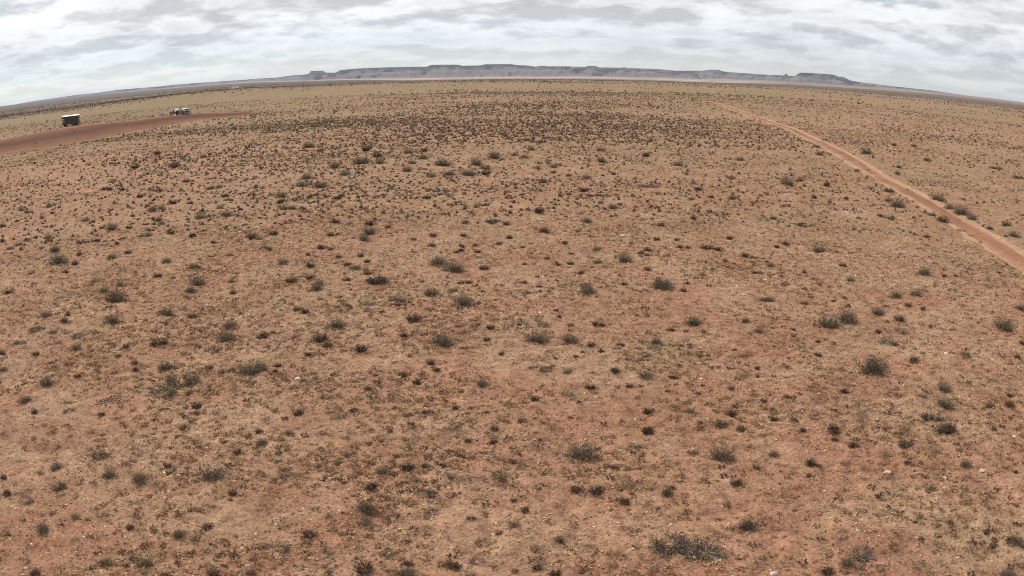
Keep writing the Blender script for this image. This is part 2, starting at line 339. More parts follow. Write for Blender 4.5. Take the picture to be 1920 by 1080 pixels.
 ('D', 8.93, 11.05, 0.184, False, 'small dark shrub, bottom edge, far right, rightmost of 2 from left'),
 ('D', 9.29, 10.94, 0.265, True, 'medium dark shrub, bottom edge, far right, rightmost of 2 from left'),
 ('S', 9.46, 10.79, 0.318, True, 'large grey-green shrub, bottom edge, far right, rightmost of 2 from left'),
 ('M', 6.85, 11.4, 0.225, True, 'medium creeping grey shrub, bottom edge, right, rightmost of 2 from left'),
 ('G', 7.73, 11.13, 0.203, False, 'medium pale dry grass clump, bottom edge, far right, rightmost of 2 from left'),
 ('S', 5.74, 11.06, 0.263, True, 'medium grey-green shrub, bottom edge, right'),
 ('M', 6.02, 10.83, 0.285, True, 'large creeping grey shrub, bottom edge, right'),
 ('M', 6.31, 10.83, 0.192, False, 'medium creeping grey shrub, bottom edge, right, leftmost of 2 from left'),
 ('D', 5.33, 10.92, 0.211, True, 'medium dark shrub, bottom edge, right'),
 ('M', 6.99, 10.64, 0.243, True, 'medium creeping grey shrub, bottom edge, far right'),
 ('S', 8.65, 10.07, 0.35, True, 'large grey-green shrub, bottom edge, far right, leftmost of 2 from left'),
 ('G', 7.27, 10.84, 0.272, True, 'medium pale dry grass clump, bottom edge, far right, leftmost of 2 from left'),
 ('G', 4.73, 11.35, 0.237, True, 'medium pale dry grass clump, bottom edge, right'),
 ('G', 5.51, 11.64, 0.171, False, 'small pale dry grass clump, bottom edge, right'),
 ('D', 10.46, 15.9, 0.333, True, 'medium dark shrub, foreground, far right, rightmost of 3 from left'),
 ('S', -15.27, 27.96, 0.901, True, 'large grey-green shrub, middle ground, far left, rightmost of 2 from left'),
 ('S', -16.46, 29.15, 0.444, False, 'medium grey-green shrub, middle ground, far left, second of 3 from left'),
 ('S', -17.33, 25.79, 0.518, True, 'medium grey-green shrub, middle ground, far left, leftmost of 3 from left'),
 ('S', -14.06, 25.22, 0.628, True, 'large grey-green shrub, middle ground, far left, leftmost of 2 from left'),
 ('S', -12.04, 25.68, 0.618, True, 'large grey-green shrub, middle ground, left, leftmost of 2 from left'),
 ('S', -11.15, 25.95, 0.426, True, 'medium grey-green shrub, middle ground, left, rightmost of 2 from left'),
 ('S', -9.28, 24.75, 0.49, True, 'medium grey-green shrub, lower middle ground, left'),
 ('S', -8.87, 23.34, 0.592, True, 'large grey-green shrub, lower middle ground, left'),
 ('M', -9.06, 22.32, 0.614, True, 'large creeping grey shrub, lower middle ground, left'),
 ('D', -16.01, 24.99, 0.297, False, 'small dark shrub, middle ground, far left, second of 3 from left'),
 ('D', -16.33, 25.81, 0.255, False, 'small dark shrub, middle ground, far left, rightmost of 3 from left'),
 ('M', -16.76, 24.02, 0.588, True, 'large creeping grey shrub, lower middle ground, far left'),
 ('S', -15.86, 23.83, 0.383, False, 'medium grey-green shrub, lower middle ground, far left, leftmost of 2 from left'),
 ('M', -14.57, 23.53, 0.511, True, 'medium creeping grey shrub, lower middle ground, far left, rightmost of 2 from left'),
 ('M', -16.51, 22.55, 0.516, True, 'medium creeping grey shrub, lower middle ground, far left, leftmost of 2 from left'),
 ('S', -14.0, 22.32, 0.4, True, 'medium grey-green shrub, lower middle ground, far left, rightmost of 2 from left'),
 ('D', -15.23, 21.63, 0.267, False, 'small dark shrub, lower middle ground, far left, second of 4 from left'),
 ('D', -10.96, 22.93, 0.301, False, 'small dark shrub, lower middle ground, left, rightmost of 2 from left'),
 ('D', -11.19, 22.78, 0.343, False, 'medium dark shrub, lower middle ground, left'),
 ('D', -11.93, 21.47, 0.208, False, 'small dark shrub, lower middle ground, far left, third of 4 from left'),
 ('D', -12.09, 22.4, 0.258, False, 'small dark shrub, lower middle ground, far left, rightmost of 4 from left'),
 ('D', -11.07, 20.91, 0.201, False, 'small dark shrub, lower middle ground, left, leftmost of 2 from left'),
 ('D', -10.85, 20.48, 0.277, False, 'small dark shrub, upper foreground, left, leftmost of 4 from left'),
 ('D', -12.61, 19.91, 0.241, False, 'small dark shrub, upper foreground, far left, second of 3 from left'),
 ('S', -13.25, 19.08, 0.436, True, 'medium grey-green shrub, upper foreground, far left, rightmost of 3 from left'),
 ('S', -9.92, 20.68, 0.509, True, 'large grey-green shrub, upper foreground, left, leftmost of 2 from left'),
 ('D', -8.58, 20.75, 0.269, False, 'small dark shrub, upper foreground, left, rightmost of 4 from left'),
 ('S', -7.35, 20.76, 0.642, True, 'large grey-green shrub, upper foreground, left, rightmost of 2 from left'),
 ('S', -15.66, 20.15, 0.345, False, 'medium grey-green shrub, upper foreground, far left, leftmost of 3 from left'),
 ('D', -16.59, 21.52, 0.274, False, 'small dark shrub, lower middle ground, far left, leftmost of 4 from left'),
 ('M', -9.13, 19.91, 0.865, True, 'large creeping grey shrub, upper foreground, left, rightmost of 2 from left'),
 ('M', -9.32, 18.95, 0.765, True, 'large creeping grey shrub, upper foreground, left, leftmost of 2 from left'),
 ('S', -13.27, 17.86, 0.381, True, 'medium grey-green shrub, upper foreground, far left, second of 3 from left'),
 ('D', -12.54, 17.21, 0.22, False, 'small dark shrub, upper foreground, far left, leftmost of 3 from left'),
 ('M', -11.53, 17.45, 0.397, True, 'medium creeping grey shrub, upper foreground, far left'),
 ('D', -8.01, 18.19, 0.242, False, 'small dark shrub, upper foreground, left, second of 4 from left'),
 ('D', -7.86, 17.82, 0.204, False, 'small dark shrub, upper foreground, left, third of 4 from left'),
 ('D', -7.87, 16.89, 0.262, False, 'medium dark shrub, foreground, left'),
 ('D', -10.52, 17.47, 0.177, False, 'small dark shrub, upper foreground, far left, rightmost of 3 from left'),
 ('M', -9.86, 17.22, 0.276, False, 'medium creeping grey shrub, foreground, far left'),
 ('G', -8.5, 18.4, 0.351, True, 'medium pale dry grass clump, upper foreground, left'),
 ('G', -6.67, 18.43, 0.205, False, 'small pale dry grass clump, upper foreground, left'),
 ('D', -10.63, 29.11, 0.31, False, 'small dark shrub, middle ground, left'),
 ('S', -12.37, 28.91, 0.471, True, 'medium grey-green shrub, middle ground, left, leftmost of 2 from left'),
 ('G', -18.29, 28.59, 0.337, False, 'small pale dry grass clump, middle ground, far left'),
 ('D', -21.57, 29.16, 0.359, False, 'small dark shrub, middle ground, far left, leftmost of 3 from left'),
 ('G', -13.83, 23.43, 0.32, False, 'small pale dry grass clump, lower middle ground, far left'),
 ('G', -11.34, 21.89, 0.251, False, 'small pale dry grass clump, lower middle ground, left, leftmost of 2 from left'),
 ('G', -9.93, 22.12, 0.247, False, 'small pale dry grass clump, lower middle ground, left, rightmost of 2 from left'),
 ('S', -7.37, 29.48, 0.507, True, 'medium grey-green shrub, middle ground, left of centre, leftmost of 2 from left'),
 ('S', -4.11, 28.3, 0.527, True, 'medium grey-green shrub, middle ground, centre left, leftmost of 2 from left'),
 ('S', -2.93, 29.03, 0.634, True, 'large grey-green shrub, middle ground, centre left, leftmost of 2 from left'),
 ('S', -2.14, 29.4, 0.394, False, 'medium grey-green shrub, middle ground, centre left, rightmost of 2 from left'),
 ('S', -1.71, 27.8, 0.608, True, 'large grey-green shrub, middle ground, centre left, rightmost of 2 from left'),
 ('D', -7.48, 26.91, 0.281, False, 'small dark shrub, middle ground, left of centre, leftmost of 2 from left'),
 ('D', -7.1, 26.53, 0.277, False, 'small dark shrub, middle ground, left of centre, rightmost of 2 from left'),
 ('S', -6.08, 27.14, 0.28, False, 'small grey-green shrub, middle ground, left of centre'),
 ('G', -5.08, 27.67, 0.425, True, 'medium pale dry grass clump, middle ground, left of centre, leftmost of 2 from left'),
 ('G', -4.94, 26.85, 0.367, False, 'medium pale dry grass clump, middle ground, left of centre, rightmost of 2 from left'),
 ('D', -3.99, 27.53, 0.233, False, 'small dark shrub, middle ground, centre left, leftmost of 3 from left'),
 ('S', -5.68, 25.16, 0.697, True, 'large grey-green shrub, lower middle ground, left of centre'),
 ('D', -7.69, 24.42, 0.216, False, 'small dark shrub, lower middle ground, left of centre, leftmost of 3 from left'),
 ('D', -7.83, 23.74, 0.381, True, 'medium dark shrub, lower middle ground, left of centre, leftmost of 3 from left'),
 ('D', -5.95, 23.79, 0.541, True, 'large dark shrub, lower middle ground, left of centre'),
 ('D', -5.59, 23.17, 0.324, False, 'medium dark shrub, lower middle ground, left of centre, second of 3 from left'),
 ('D', -4.46, 22.74, 0.336, True, 'medium dark shrub, lower middle ground, left of centre, rightmost of 3 from left'),
 ('D', -3.25, 25.82, 0.439, True, 'medium dark shrub, middle ground, centre left'),
 ('S', -2.11, 23.41, 0.641, True, 'large grey-green shrub, lower middle ground, centre left'),
 ('D', -0.77, 23.72, 0.242, False, 'small dark shrub, lower middle ground, centre left, third of 4 from left'),
 ('D', -1.09, 25.19, 0.171, False, 'tiny dark shrub, lower middle ground, centre left, leftmost of 2 from left'),
 ('D', -0.68, 24.84, 0.253, False, 'small dark shrub, lower middle ground, centre left, rightmost of 4 from left'),
 ('D', -0.32, 22.52, 0.154, False, 'tiny dark shrub, lower middle ground, centre left, rightmost of 2 from left'),
 ('D', -5.96, 22.25, 0.197, False, 'small dark shrub, lower middle ground, left of centre, rightmost of 3 from left'),
 ('D', -3.35, 24.15, 0.207, False, 'small dark shrub, lower middle ground, centre left, leftmost of 4 from left'),
 ('S', -7.06, 21.0, 0.418, True, 'medium grey-green shrub, upper foreground, left of centre'),
 ('D', -6.66, 21.35, 0.23, False, 'small dark shrub, lower middle ground, left of centre, second of 3 from left'),
 ('D', -6.59, 20.82, 0.188, False, 'small dark shrub, upper foreground, left of centre, second of 5 from left'),
 ('D', -2.28, 21.52, 0.26, False, 'small dark shrub, lower middle ground, centre left, second of 4 from left'),
 ('D', -2.08, 21.0, 0.218, False, 'small dark shrub, upper foreground, centre left, fifth of 6 from left'),
 ('D', -2.95, 20.63, 0.252, False, 'small dark shrub, upper foreground, centre left, second of 6 from left'),
 ('D', -2.52, 20.1, 0.211, False, 'small dark shrub, upper foreground, centre left, third of 6 from left'),
 ('D', -3.55, 20.02, 0.211, False, 'small dark shrub, upper foreground, left of centre, rightmost of 5 from left'),
 ('D', -3.73, 19.55, 0.208, False, 'small dark shrub, upper foreground, left of centre, fourth of 5 from left'),
 ('G', -3.24, 21.55, 0.225, False, 'small pale dry grass clump, lower middle ground, centre left'),
 ('S', -0.76, 19.94, 0.451, True, 'large grey-green shrub, upper foreground, centre left'),
 ('G', -4.89, 20.79, 0.184, False, 'small pale dry grass clump, upper foreground, left of centre'),
 ('D', -3.9, 18.44, 0.231, False, 'small dark shrub, upper foreground, left of centre, third of 5 from left'),
 ('D', -2.82, 18.37, 0.196, False, 'small dark shrub, upper foreground, centre left, leftmost of 6 from left'),
 ('D', -2.14, 18.23, 0.145, False, 'small dark shrub, upper foreground, centre left, fourth of 6 from left'),
 ('D', -2.51, 17.91, 0.143, False, 'small dark shrub, foreground, centre left, leftmost of 7 from left'),
 ('D', -5.2, 17.94, 0.262, False, 'medium dark shrub, foreground, left of centre'),
 ('D', -5.86, 18.09, 0.166, False, 'small dark shrub, upper foreground, left of centre, leftmost of 5 from left'),
 ('G', -4.28, 17.97, 0.227, False, 'small pale dry grass clump, foreground, left of centre'),
 ('D', -1.39, 18.45, 0.146, False, 'small dark shrub, upper foreground, centre left, rightmost of 6 from left'),
 ('D', -0.62, 18.21, 0.112, False, 'tiny dark shrub, upper foreground, centre left'),
 ('D', -0.41, 17.41, 0.216, False, 'small dark shrub, foreground, centre left, rightmost of 7 from left'),
 ('D', -2.36, 17.45, 0.187, False, 'small dark shrub, foreground, centre left, second of 7 from left'),
 ('M', -1.31, 17.4, 0.31, True, 'medium creeping grey shrub, foreground, centre left'),
 ('M', -4.72, 19.04, 0.273, False, 'medium creeping grey shrub, upper foreground, left of centre'),
 ('S', 2.77, 29.23, 0.638, True, 'large grey-green shrub, middle ground, centre right'),
 ('S', 5.69, 29.75, 0.657, True, 'large grey-green shrub, middle ground, right of centre, second of 3 from left'),
 ('D', 6.41, 29.35, 0.251, False, 'small dark shrub, middle ground, right of centre, leftmost of 2 from left'),
 ('D', 0.59, 29.36, 0.245, False, 'small dark shrub, middle ground, centre right, rightmost of 2 from left'),
 ('S', 9.23, 28.09, 0.395, False, 'medium grey-green shrub, middle ground, right of centre'),
 ('S', 5.94, 25.37, 0.528, True, 'large grey-green shrub, middle ground, right of centre, rightmost of 3 from left'),
 ('D', 1.46, 26.78, 0.158, False, 'tiny dark shrub, middle ground, centre right, second of 4 from left'),
 ('D', 1.53, 26.02, 0.176, False, 'tiny dark shrub, middle ground, centre right, third of 4 from left'),
 ('G', 1.0, 25.16, 0.469, True, 'medium pale dry grass clump, lower middle ground, centre right'),
 ('G', 0.85, 25.81, 0.305, False, 'small pale dry grass clump, middle ground, centre right'),
 ('D', 2.66, 25.26, 0.193, False, 'small dark shrub, lower middle ground, centre right, third of 6 from left'),
 ('D', 2.89, 25.26, 0.215, False, 'small dark shrub, lower middle ground, centre right, fifth of 6 from left'),
 ('D', 1.86, 25.0, 0.233, False, 'small dark shrub, lower middle ground, centre right, leftmost of 6 from left'),
 ('S', 0.76, 23.77, 0.728, True, 'large grey-green shrub, lower middle ground, centre right, leftmost of 2 from left'),
 ('S', 1.77, 23.74, 0.567, True, 'large grey-green shrub, lower middle ground, centre right, rightmost of 2 from left'),
 ('D', 7.73, 25.44, 0.246, False, 'small dark shrub, middle ground, right of centre, rightmost of 2 from left'),
 ('S', 7.86, 24.2, 0.387, True, 'medium grey-green shrub, lower middle ground, right of centre, rightmost of 2 from left'),
 ('D', 5.03, 24.62, 0.255, False, 'small dark shrub, lower middle ground, right of centre, leftmost of 2 from left'),
 ('D', 5.52, 24.53, 0.17, False, 'tiny dark shrub, lower middle ground, right of centre, third of 5 from left'),
 ('S', 4.32, 23.21, 0.402, True, 'medium grey-green shrub, lower middle ground, right of centre, leftmost of 2 from left'),
 ('G', 4.22, 22.73, 0.395, True, 'medium pale dry grass clump, lower middle ground, right of centre'),
 ('D', 2.36, 23.23, 0.259, False, 'small dark shrub, lower middle ground, centre right, second of 6 from left'),
 ('D', 3.23, 23.14, 0.219, False, 'small dark shrub, lower middle ground, centre right, rightmost of 6 from left'),
 ('D', 2.6, 22.62, 0.195, False, 'small dark shrub, lower middle ground, centre right, fourth of 6 from left'),
 ('D', 5.06, 22.98, 0.14, False, 'tiny dark shrub, lower middle ground, right of centre, second of 5 from left'),
 ('D', 5.35, 23.22, 0.162, False, 'tiny dark shrub, lower middle ground, right of centre, fourth of 5 from left'),
 ('D', 5.48, 22.29, 0.137, False, 'tiny dark shrub, lower middle ground, right of centre, rightmost of 5 from left'),
 ('D', 6.64, 22.63, 0.181, False, 'small dark shrub, lower middle ground, right of centre, rightmost of 2 from left'),
 ('G', 6.44, 22.04, 0.275, False, 'small pale dry grass clump, lower middle ground, right of centre'),
 ('D', 1.83, 22.25, 0.153, False, 'tiny dark shrub, lower middle ground, centre right, second of 3 from left'),
 ('D', 2.05, 22.64, 0.155, False, 'tiny dark shrub, lower middle ground, centre right, rightmost of 3 from left'),
 ('D', 1.24, 22.32, 0.153, False, 'tiny dark shrub, lower middle ground, centre right, leftmost of 3 from left'),
 ('M', 0.95, 21.09, 0.437, True, 'large creeping grey shrub, upper foreground, centre right'),
 ('M', 0.59, 21.2, 0.292, False, 'medium creeping grey shrub, upper foreground, centre right, leftmost of 2 from left'),
 ('M', 1.44, 21.02, 0.327, True, 'medium creeping grey shrub, upper foreground, centre right, rightmost of 2 from left'),
 ('D', 3.81, 21.82, 0.133, False, 'tiny dark shrub, lower middle ground, right of centre, leftmost of 5 from left'),
 ('D', 2.8, 21.02, 0.238, False, 'small dark shrub, upper foreground, centre right, third of 4 from left'),
 ('S', 3.56, 20.42, 0.394, True, 'medium grey-green shrub, upper foreground, right of centre, leftmost of 2 from left'),
 ('D', 4.32, 20.37, 0.252, False, 'small dark shrub, upper foreground, right of centre, second of 6 from left'),
 ('D', 2.02, 19.79, 0.242, False, 'small dark shrub, upper foreground, centre right, second of 4 from left'),
 ('D', 3.06, 19.92, 0.192, False, 'small dark shrub, upper foreground, centre right, rightmost of 4 from left'),
 ('G', 2.17, 19.55, 0.274, False, 'medium pale dry grass clump, upper foreground, centre right, rightmost of 2 from left'),
 ('D', 5.01, 19.82, 0.142, False, 'tiny dark shrub, upper foreground, right of centre, second of 3 from left'),
 ('D', 6.87, 20.98, 0.189, False, 'small dark shrub, upper foreground, right of centre, fifth of 6 from left'),
 ('D', 6.68, 20.3, 0.147, False, 'tiny dark shrub, upper foreground, right of centre, rightmost of 3 from left'),
 ('D', 5.67, 19.37, 0.175, False, 'small dark shrub, upper foreground, right of centre, fourth of 6 from left'),
 ('D', 4.79, 19.37, 0.173, False, 'small dark shrub, upper foreground, right of centre, third of 6 from left'),
 ('D', 6.38, 18.64, 0.172, False, 'small dark shrub, upper foreground, right of centre, rightmost of 6 from left'),
 ('D', 4.0, 19.53, 0.139, False, 'tiny dark shrub, upper foreground, right of centre, leftmost of 3 from left'),
 ('D', 0.55, 18.9, 0.232, False, 'small dark shrub, upper foreground, centre right, leftmost of 4 from left'),
 ('G', 0.76, 18.73, 0.197, False, 'small pale dry grass clump, upper foreground, centre right'),
 ('D', 3.27, 18.2, 0.227, False, 'small dark shrub, upper foreground, right of centre, leftmost of 6 from left'),
 ('S', 4.33, 18.1, 0.261, False, 'medium grey-green shrub, upper foreground, right of centre, rightmost of 2 from left'),
 ('D', 5.34, 17.95, 0.296, True, 'medium dark shrub, upper foreground, right of centre'),
 ('D', 1.38, 17.98, 0.159, False, 'small dark shrub, foreground, centre right'),
 ('D', 4.87, 17.18, 0.316, True, 'medium dark shrub, foreground, right of centre, rightmost of 3 from left'),
 ('D', 4.41, 17.38, 0.127, False, 'tiny dark shrub, foreground, right of centre'),
 ('D', 5.29, 16.86, 0.219, False, 'small dark shrub, foreground, right of centre'),
 ('D', 3.11, 17.09, 0.247, False, 'medium dark shrub, foreground, right of centre, second of 3 from left'),
 ('G', 1.43, 19.22, 0.337, True, 'medium pale dry grass clump, upper foreground, centre right, leftmost of 2 from left'),
 ('S', 14.97, 28.38, 0.533, True, 'medium grey-green shrub, middle ground, far right, leftmost of 3 from left'),
 ('S', 15.88, 28.45, 0.541, True, 'medium grey-green shrub, middle ground, far right, second of 3 from left'),
 ('D', 11.87, 27.65, 0.226, False, 'small dark shrub, middle ground, right, rightmost of 2 from left'),
 ('D', 10.63, 27.52, 0.246, False, 'small dark shrub, middle ground, right, leftmost of 2 from left'),
 ('D', 14.84, 27.08, 0.309, False, 'small dark shrub, middle ground, far right, leftmost of 2 from left'),
 ('D', 15.12, 26.36, 0.253, False, 'small dark shrub, middle ground, far right, rightmost of 2 from left'),
 ('S', 13.12, 26.21, 0.441, True, 'medium grey-green shrub, middle ground, right, rightmost of 2 from left'),
 ('D', 13.6, 25.35, 0.385, False, 'medium dark shrub, middle ground, far right'),
 ('S', 11.43, 25.24, 0.884, True, 'large grey-green shrub, middle ground, right'),
 ('S', 10.38, 24.39, 0.804, True, 'large grey-green shrub, lower middle ground, right'),
 ('S', 19.77, 26.23, 0.545, True, 'medium grey-green shrub, middle ground, far right, rightmost of 3 from left'),
 ('S', 17.39, 24.0, 0.743, True, 'large grey-green shrub, lower middle ground, far right'),
 ('D', 12.02, 23.83, 0.225, False, 'small dark shrub, lower middle ground, right, rightmost of 3 from left'),
 ('D', 9.11, 24.33, 0.175, False, 'tiny dark shrub, lower middle ground, right, rightmost of 2 from left'),
 ('D', 8.83, 23.58, 0.149, False, 'tiny dark shrub, lower middle ground, right, leftmost of 2 from left'),
 ('D', 9.59, 23.24, 0.192, False, 'small dark shrub, lower middle ground, right, second of 3 from left'),
 ('M', 11.97, 22.9, 0.611, True, 'large creeping grey shrub, lower middle ground, right'),
 ('G', 13.04, 24.05, 0.506, True, 'medium pale dry grass clump, lower middle ground, far right'),
 ('D', 9.03, 21.8, 0.221, False, 'small dark shrub, lower middle ground, right, leftmost of 3 from left'),
 ('S', 10.24, 20.31, 0.855, True, 'large grey-green shrub, upper foreground, right'),
 ('D', 12.09, 21.16, 0.331, False, 'medium dark shrub, lower middle ground, far right'),
 ('S', 13.96, 21.13, 0.428, True, 'medium grey-green shrub, lower middle ground, far right'),
 ('D', 16.0, 20.94, 0.267, False, 'small dark shrub, lower middle ground, far right, leftmost of 2 from left'),
 ('S', 11.8, 18.67, 0.379, True, 'medium grey-green shrub, upper foreground, far right'),
 ('G', 12.15, 20.0, 0.239, False, 'small pale dry grass clump, upper foreground, far right, leftmost of 3 from left'),
 ('G', 13.28, 19.15, 0.278, False, 'small pale dry grass clump, upper foreground, far right, second of 3 from left'),
 ('G', 13.74, 18.97, 0.279, False, 'small pale dry grass clump, upper foreground, far right, rightmost of 3 from left'),
 ('G', 13.94, 18.27, 0.314, False, 'medium pale dry grass clump, upper foreground, far right'),
 ('D', 8.77, 18.97, 0.253, False, 'small dark shrub, upper foreground, right, rightmost of 2 from left'),
 ('M', 7.5, 20.05, 0.221, False, 'small creeping grey shrub, upper foreground, right'),
 ('D', 7.02, 18.65, 0.173, False, 'small dark shrub, upper foreground, right, leftmost of 2 from left'),
 ('M', 10.75, 18.13, 0.327, True, 'medium creeping grey shrub, upper foreground, far right'),
 ('S', 11.15, 17.4, 0.536, True, 'large grey-green shrub, upper foreground, far right'),
 ('D', 12.46, 17.12, 0.274, False, 'small dark shrub, upper foreground, far right, leftmost of 3 from left'),
 ('D', 13.2, 17.18, 0.242, False, 'small dark shrub, upper foreground, far right, rightmost of 3 from left'),
 ('D', 13.53, 17.72, 0.229, False, 'small dark shrub, upper foreground, far right, second of 3 from left'),
 ('D', 10.33, 16.88, 0.344, True, 'medium dark shrub, foreground, far right, second of 3 from left'),
 ('S', 10.56, 16.62, 0.309, True, 'medium grey-green shrub, foreground, far right, leftmost of 2 from left'),
 ('S', 10.34, 16.04, 0.434, True, 'large grey-green shrub, foreground, far right'),
 ('D', 6.27, 17.39, 0.195, False, 'small dark shrub, foreground, right, leftmost of 3 from left'),
 ('D', 7.53, 16.58, 0.257, False, 'medium dark shrub, foreground, right, third of 4 from left'),
 ('G', 8.92, 17.91, 0.209, False, 'small pale dry grass clump, upper foreground, right'),
 ('G', 8.61, 17.27, 0.269, False, 'medium pale dry grass clump, foreground, right, rightmost of 2 from left'),
 ('D', 6.76, 16.65, 0.19, False, 'small dark shrub, foreground, right, second of 3 from left'),
 ('S', 9.46, 27.99, 0.395, False, 'medium grey-green shrub, middle ground, right, leftmost of 2 from left'),
 ('D', 17.17, 22.3, 0.236, False, 'small dark shrub, lower middle ground, far right, rightmost of 2 from left'),
 ('S', -32.88, 75.45, 1.2, True, 'medium grey-green shrub, farthest slope, left'),
 ('D', -37.88, 76.5, 0.968, False, 'small dark shrub, farthest slope, left, leftmost of 2 from left'),
 ('S', -34.93, 65.64, 0.844, False, 'small grey-green shrub, far slope, far left'),
 ('S', -34.25, 53.32, 0.515, False, 'small grey-green shrub, farther middle ground, far left, fourth of 5 from left'),
 ('S', -36.06, 51.96, 0.617, False, 'small grey-green shrub, farther middle ground, far left, leftmost of 5 from left'),
 ('D', -34.83, 50.97, 0.402, False, 'tiny dark shrub, farther middle ground, far left, second of 5 from left'),
 ('D', -31.99, 50.17, 0.339, False, 'tiny dark shrub, farther middle ground, far left, fourth of 5 from left'),
 ('S', -31.36, 47.69, 0.418, False, 'small grey-green shrub, farther middle ground, far left, second of 5 from left'),
 ('D', -33.37, 47.42, 0.33, False, 'tiny dark shrub, farther middle ground, far left, leftmost of 5 from left'),
 ('D', -33.14, 45.29, 0.457, False, 'small dark shrub, farther middle ground, far left, leftmost of 2 from left'),
 ('S', -26.83, 46.05, 0.608, False, 'small grey-green shrub, farther middle ground, far left, rightmost of 5 from left'),
 ('D', -25.87, 45.43, 0.299, False, 'tiny dark shrub, farther middle ground, far left, rightmost of 5 from left'),
 ('D', -28.88, 44.38, 0.302, False, 'tiny dark shrub, farther middle ground, far left, third of 5 from left'),
 ('D', -24.17, 43.48, 0.406, False, 'small dark shrub, farther middle ground, far left, rightmost of 2 from left'),
 ('S', -23.2, 42.97, 0.718, True, 'medium grey-green shrub, farther middle ground, far left'),
 ('D', -21.42, 44.22, 0.401, False, 'small dark shrub, farther middle ground, left, leftmost of 5 from left'),
 ('S', -21.18, 45.5, 0.492, False, 'small grey-green shrub, farther middle ground, left, leftmost of 4 from left'),
 ('S', -20.48, 44.34, 0.479, False, 'small grey-green shrub, farther middle ground, left, second of 4 from left'),
 ('D', -31.57, 60.91, 0.501, False, 'small dark shrub, far slope, far left, rightmost of 2 from left'),
 ('D', -33.47, 61.3, 0.567, False, 'small dark shrub, far slope, far left, leftmost of 2 from left'),
 ('D', -32.76, 60.82, 0.449, False, 'tiny dark shrub, far slope, far left'),
 ('S', -29.37, 57.87, 0.422, False, 'tiny grey-green shrub, far slope, left'),
 ('D', -27.78, 56.56, 0.615, False, 'small dark shrub, far slope, left, leftmost of 3 from left'),
 ('S', -23.37, 49.25, 0.711, False, 'medium grey-green shrub, farther middle ground, left, leftmost of 3 from left'),
 ('S', -23.28, 50.6, 0.545, False, 'small grey-green shrub, farther middle ground, left, third of 4 from left'),
 ('D', -24.85, 51.77, 0.374, False, 'tiny dark shrub, farther middle ground, left, leftmost of 3 from left'),
 ('D', -27.41, 59.33, 0.637, False, 'small dark shrub, far slope, left, second of 3 from left'),
 ('S', -22.88, 59.29, 0.826, False, 'medium grey-green shrub, far slope, left'),
 ('S', -22.22, 59.47, 0.516, False, 'small grey-green shrub, far slope, left, rightmost of 2 from left'),
 ('D', -24.55, 64.69, 0.449, False, 'tiny dark shrub, far slope, left'),
 ('D', -20.21, 55.23, 0.574, False, 'small dark shrub, far slope, left, rightmost of 3 from left'),
 ('D', -23.27, 52.6, 0.468, False, 'small dark shrub, farther middle ground, left, third of 5 from left'),
 ('D', -21.81, 52.31, 0.369, False, 'tiny dark shrub, farther middle ground, left, second of 3 from left'),
 ('S', -18.36, 45.64, 0.643, False, 'medium grey-green shrub, farther middle ground, left, second of 3 from left'),
 ('S', -17.06, 46.62, 0.892, True, 'medium grey-green shrub, farther middle ground, left, rightmost of 3 from left'),
 ('S', -18.56, 49.54, 0.604, False, 'small grey-green shrub, farther middle ground, left, rightmost of 4 from left'),
 ('S', -26.47, 40.69, 0.476, False, 'small grey-green shrub, farther middle ground, far left, third of 5 from left'),
 ('D', -27.95, 40.51, 0.402, False, 'small dark shrub, upper middle ground, far left, second of 4 from left'),
 ('S', -27.73, 39.27, 0.629, False, 'medium grey-green shrub, upper middle ground, far left, leftmost of 4 from left'),
 ('S', -27.54, 38.11, 0.462, False, 'small grey-green shrub, upper middle ground, far left, leftmost of 2 from left'),
 ('D', -29.88, 40.59, 0.412, False, 'small dark shrub, upper middle ground, far left, leftmost of 4 from left'),
 ('F', -22.87, 39.64, 1.049, True, 'large flat blackened shrub mat, upper middle ground, far left'),
 ('S', -23.85, 37.18, 0.652, True, 'medium grey-green shrub, upper middle ground, far left, second of 4 from left'),
 ('D', -21.82, 36.45, 0.279, False, 'tiny dark shrub, upper middle ground, far left, leftmost of 2 from left'),
 ('S', -19.37, 35.57, 0.599, True, 'medium grey-green shrub, upper middle ground, far left, rightmost of 4 from left'),
 ('D', -18.74, 36.24, 0.402, False, 'small dark shrub, upper middle ground, left, leftmost of 2 from left'),
 ('S', -21.99, 34.54, 0.807, True, 'large grey-green shrub, upper middle ground, far left'),
 ('S', -22.68, 32.93, 0.395, False, 'small grey-green shrub, upper middle ground, far left, rightmost of 2 from left'),
 ('D', -20.54, 32.76, 0.318, False, 'small dark shrub, upper middle ground, far left, third of 4 from left'),
 ('D', -20.77, 34.18, 0.329, False, 'small dark shrub, upper middle ground, far left, rightmost of 4 from left'),
 ('M', -19.92, 40.82, 0.818, True, 'medium creeping grey shrub, farther middle ground, left'),
 ('D', -18.57, 41.44, 0.372, False, 'small dark shrub, farther middle ground, left, second of 5 from left'),
 ('D', -16.85, 40.41, 0.431, False, 'small dark shrub, farther middle ground, left, fourth of 5 from left'),
 ('F', -14.08, 35.91, 0.572, True, 'medium flat blackened shrub mat, upper middle ground, left'),
 ('S', -15.84, 34.49, 0.626, True, 'medium grey-green shrub, upper middle ground, left, leftmost of 2 from left'),
 ('S', -13.94, 33.35, 0.537, True, 'medium grey-green shrub, upper middle ground, left, rightmost of 2 from left'),
 ('S', -13.06, 35.84, 0.314, False, 'small grey-green shrub, upper middle ground, left, rightmost of 2 from left'),
 ('D', -13.17, 39.56, 0.479, False, 'small dark shrub, farther middle ground, left, rightmost of 5 from left'),
 ('S', -12.57, 30.32, 0.763, True, 'large grey-green shrub, middle ground, left, rightmost of 2 from left'),
 ('S', -11.23, 30.62, 0.325, False, 'small grey-green shrub, middle ground, left'),
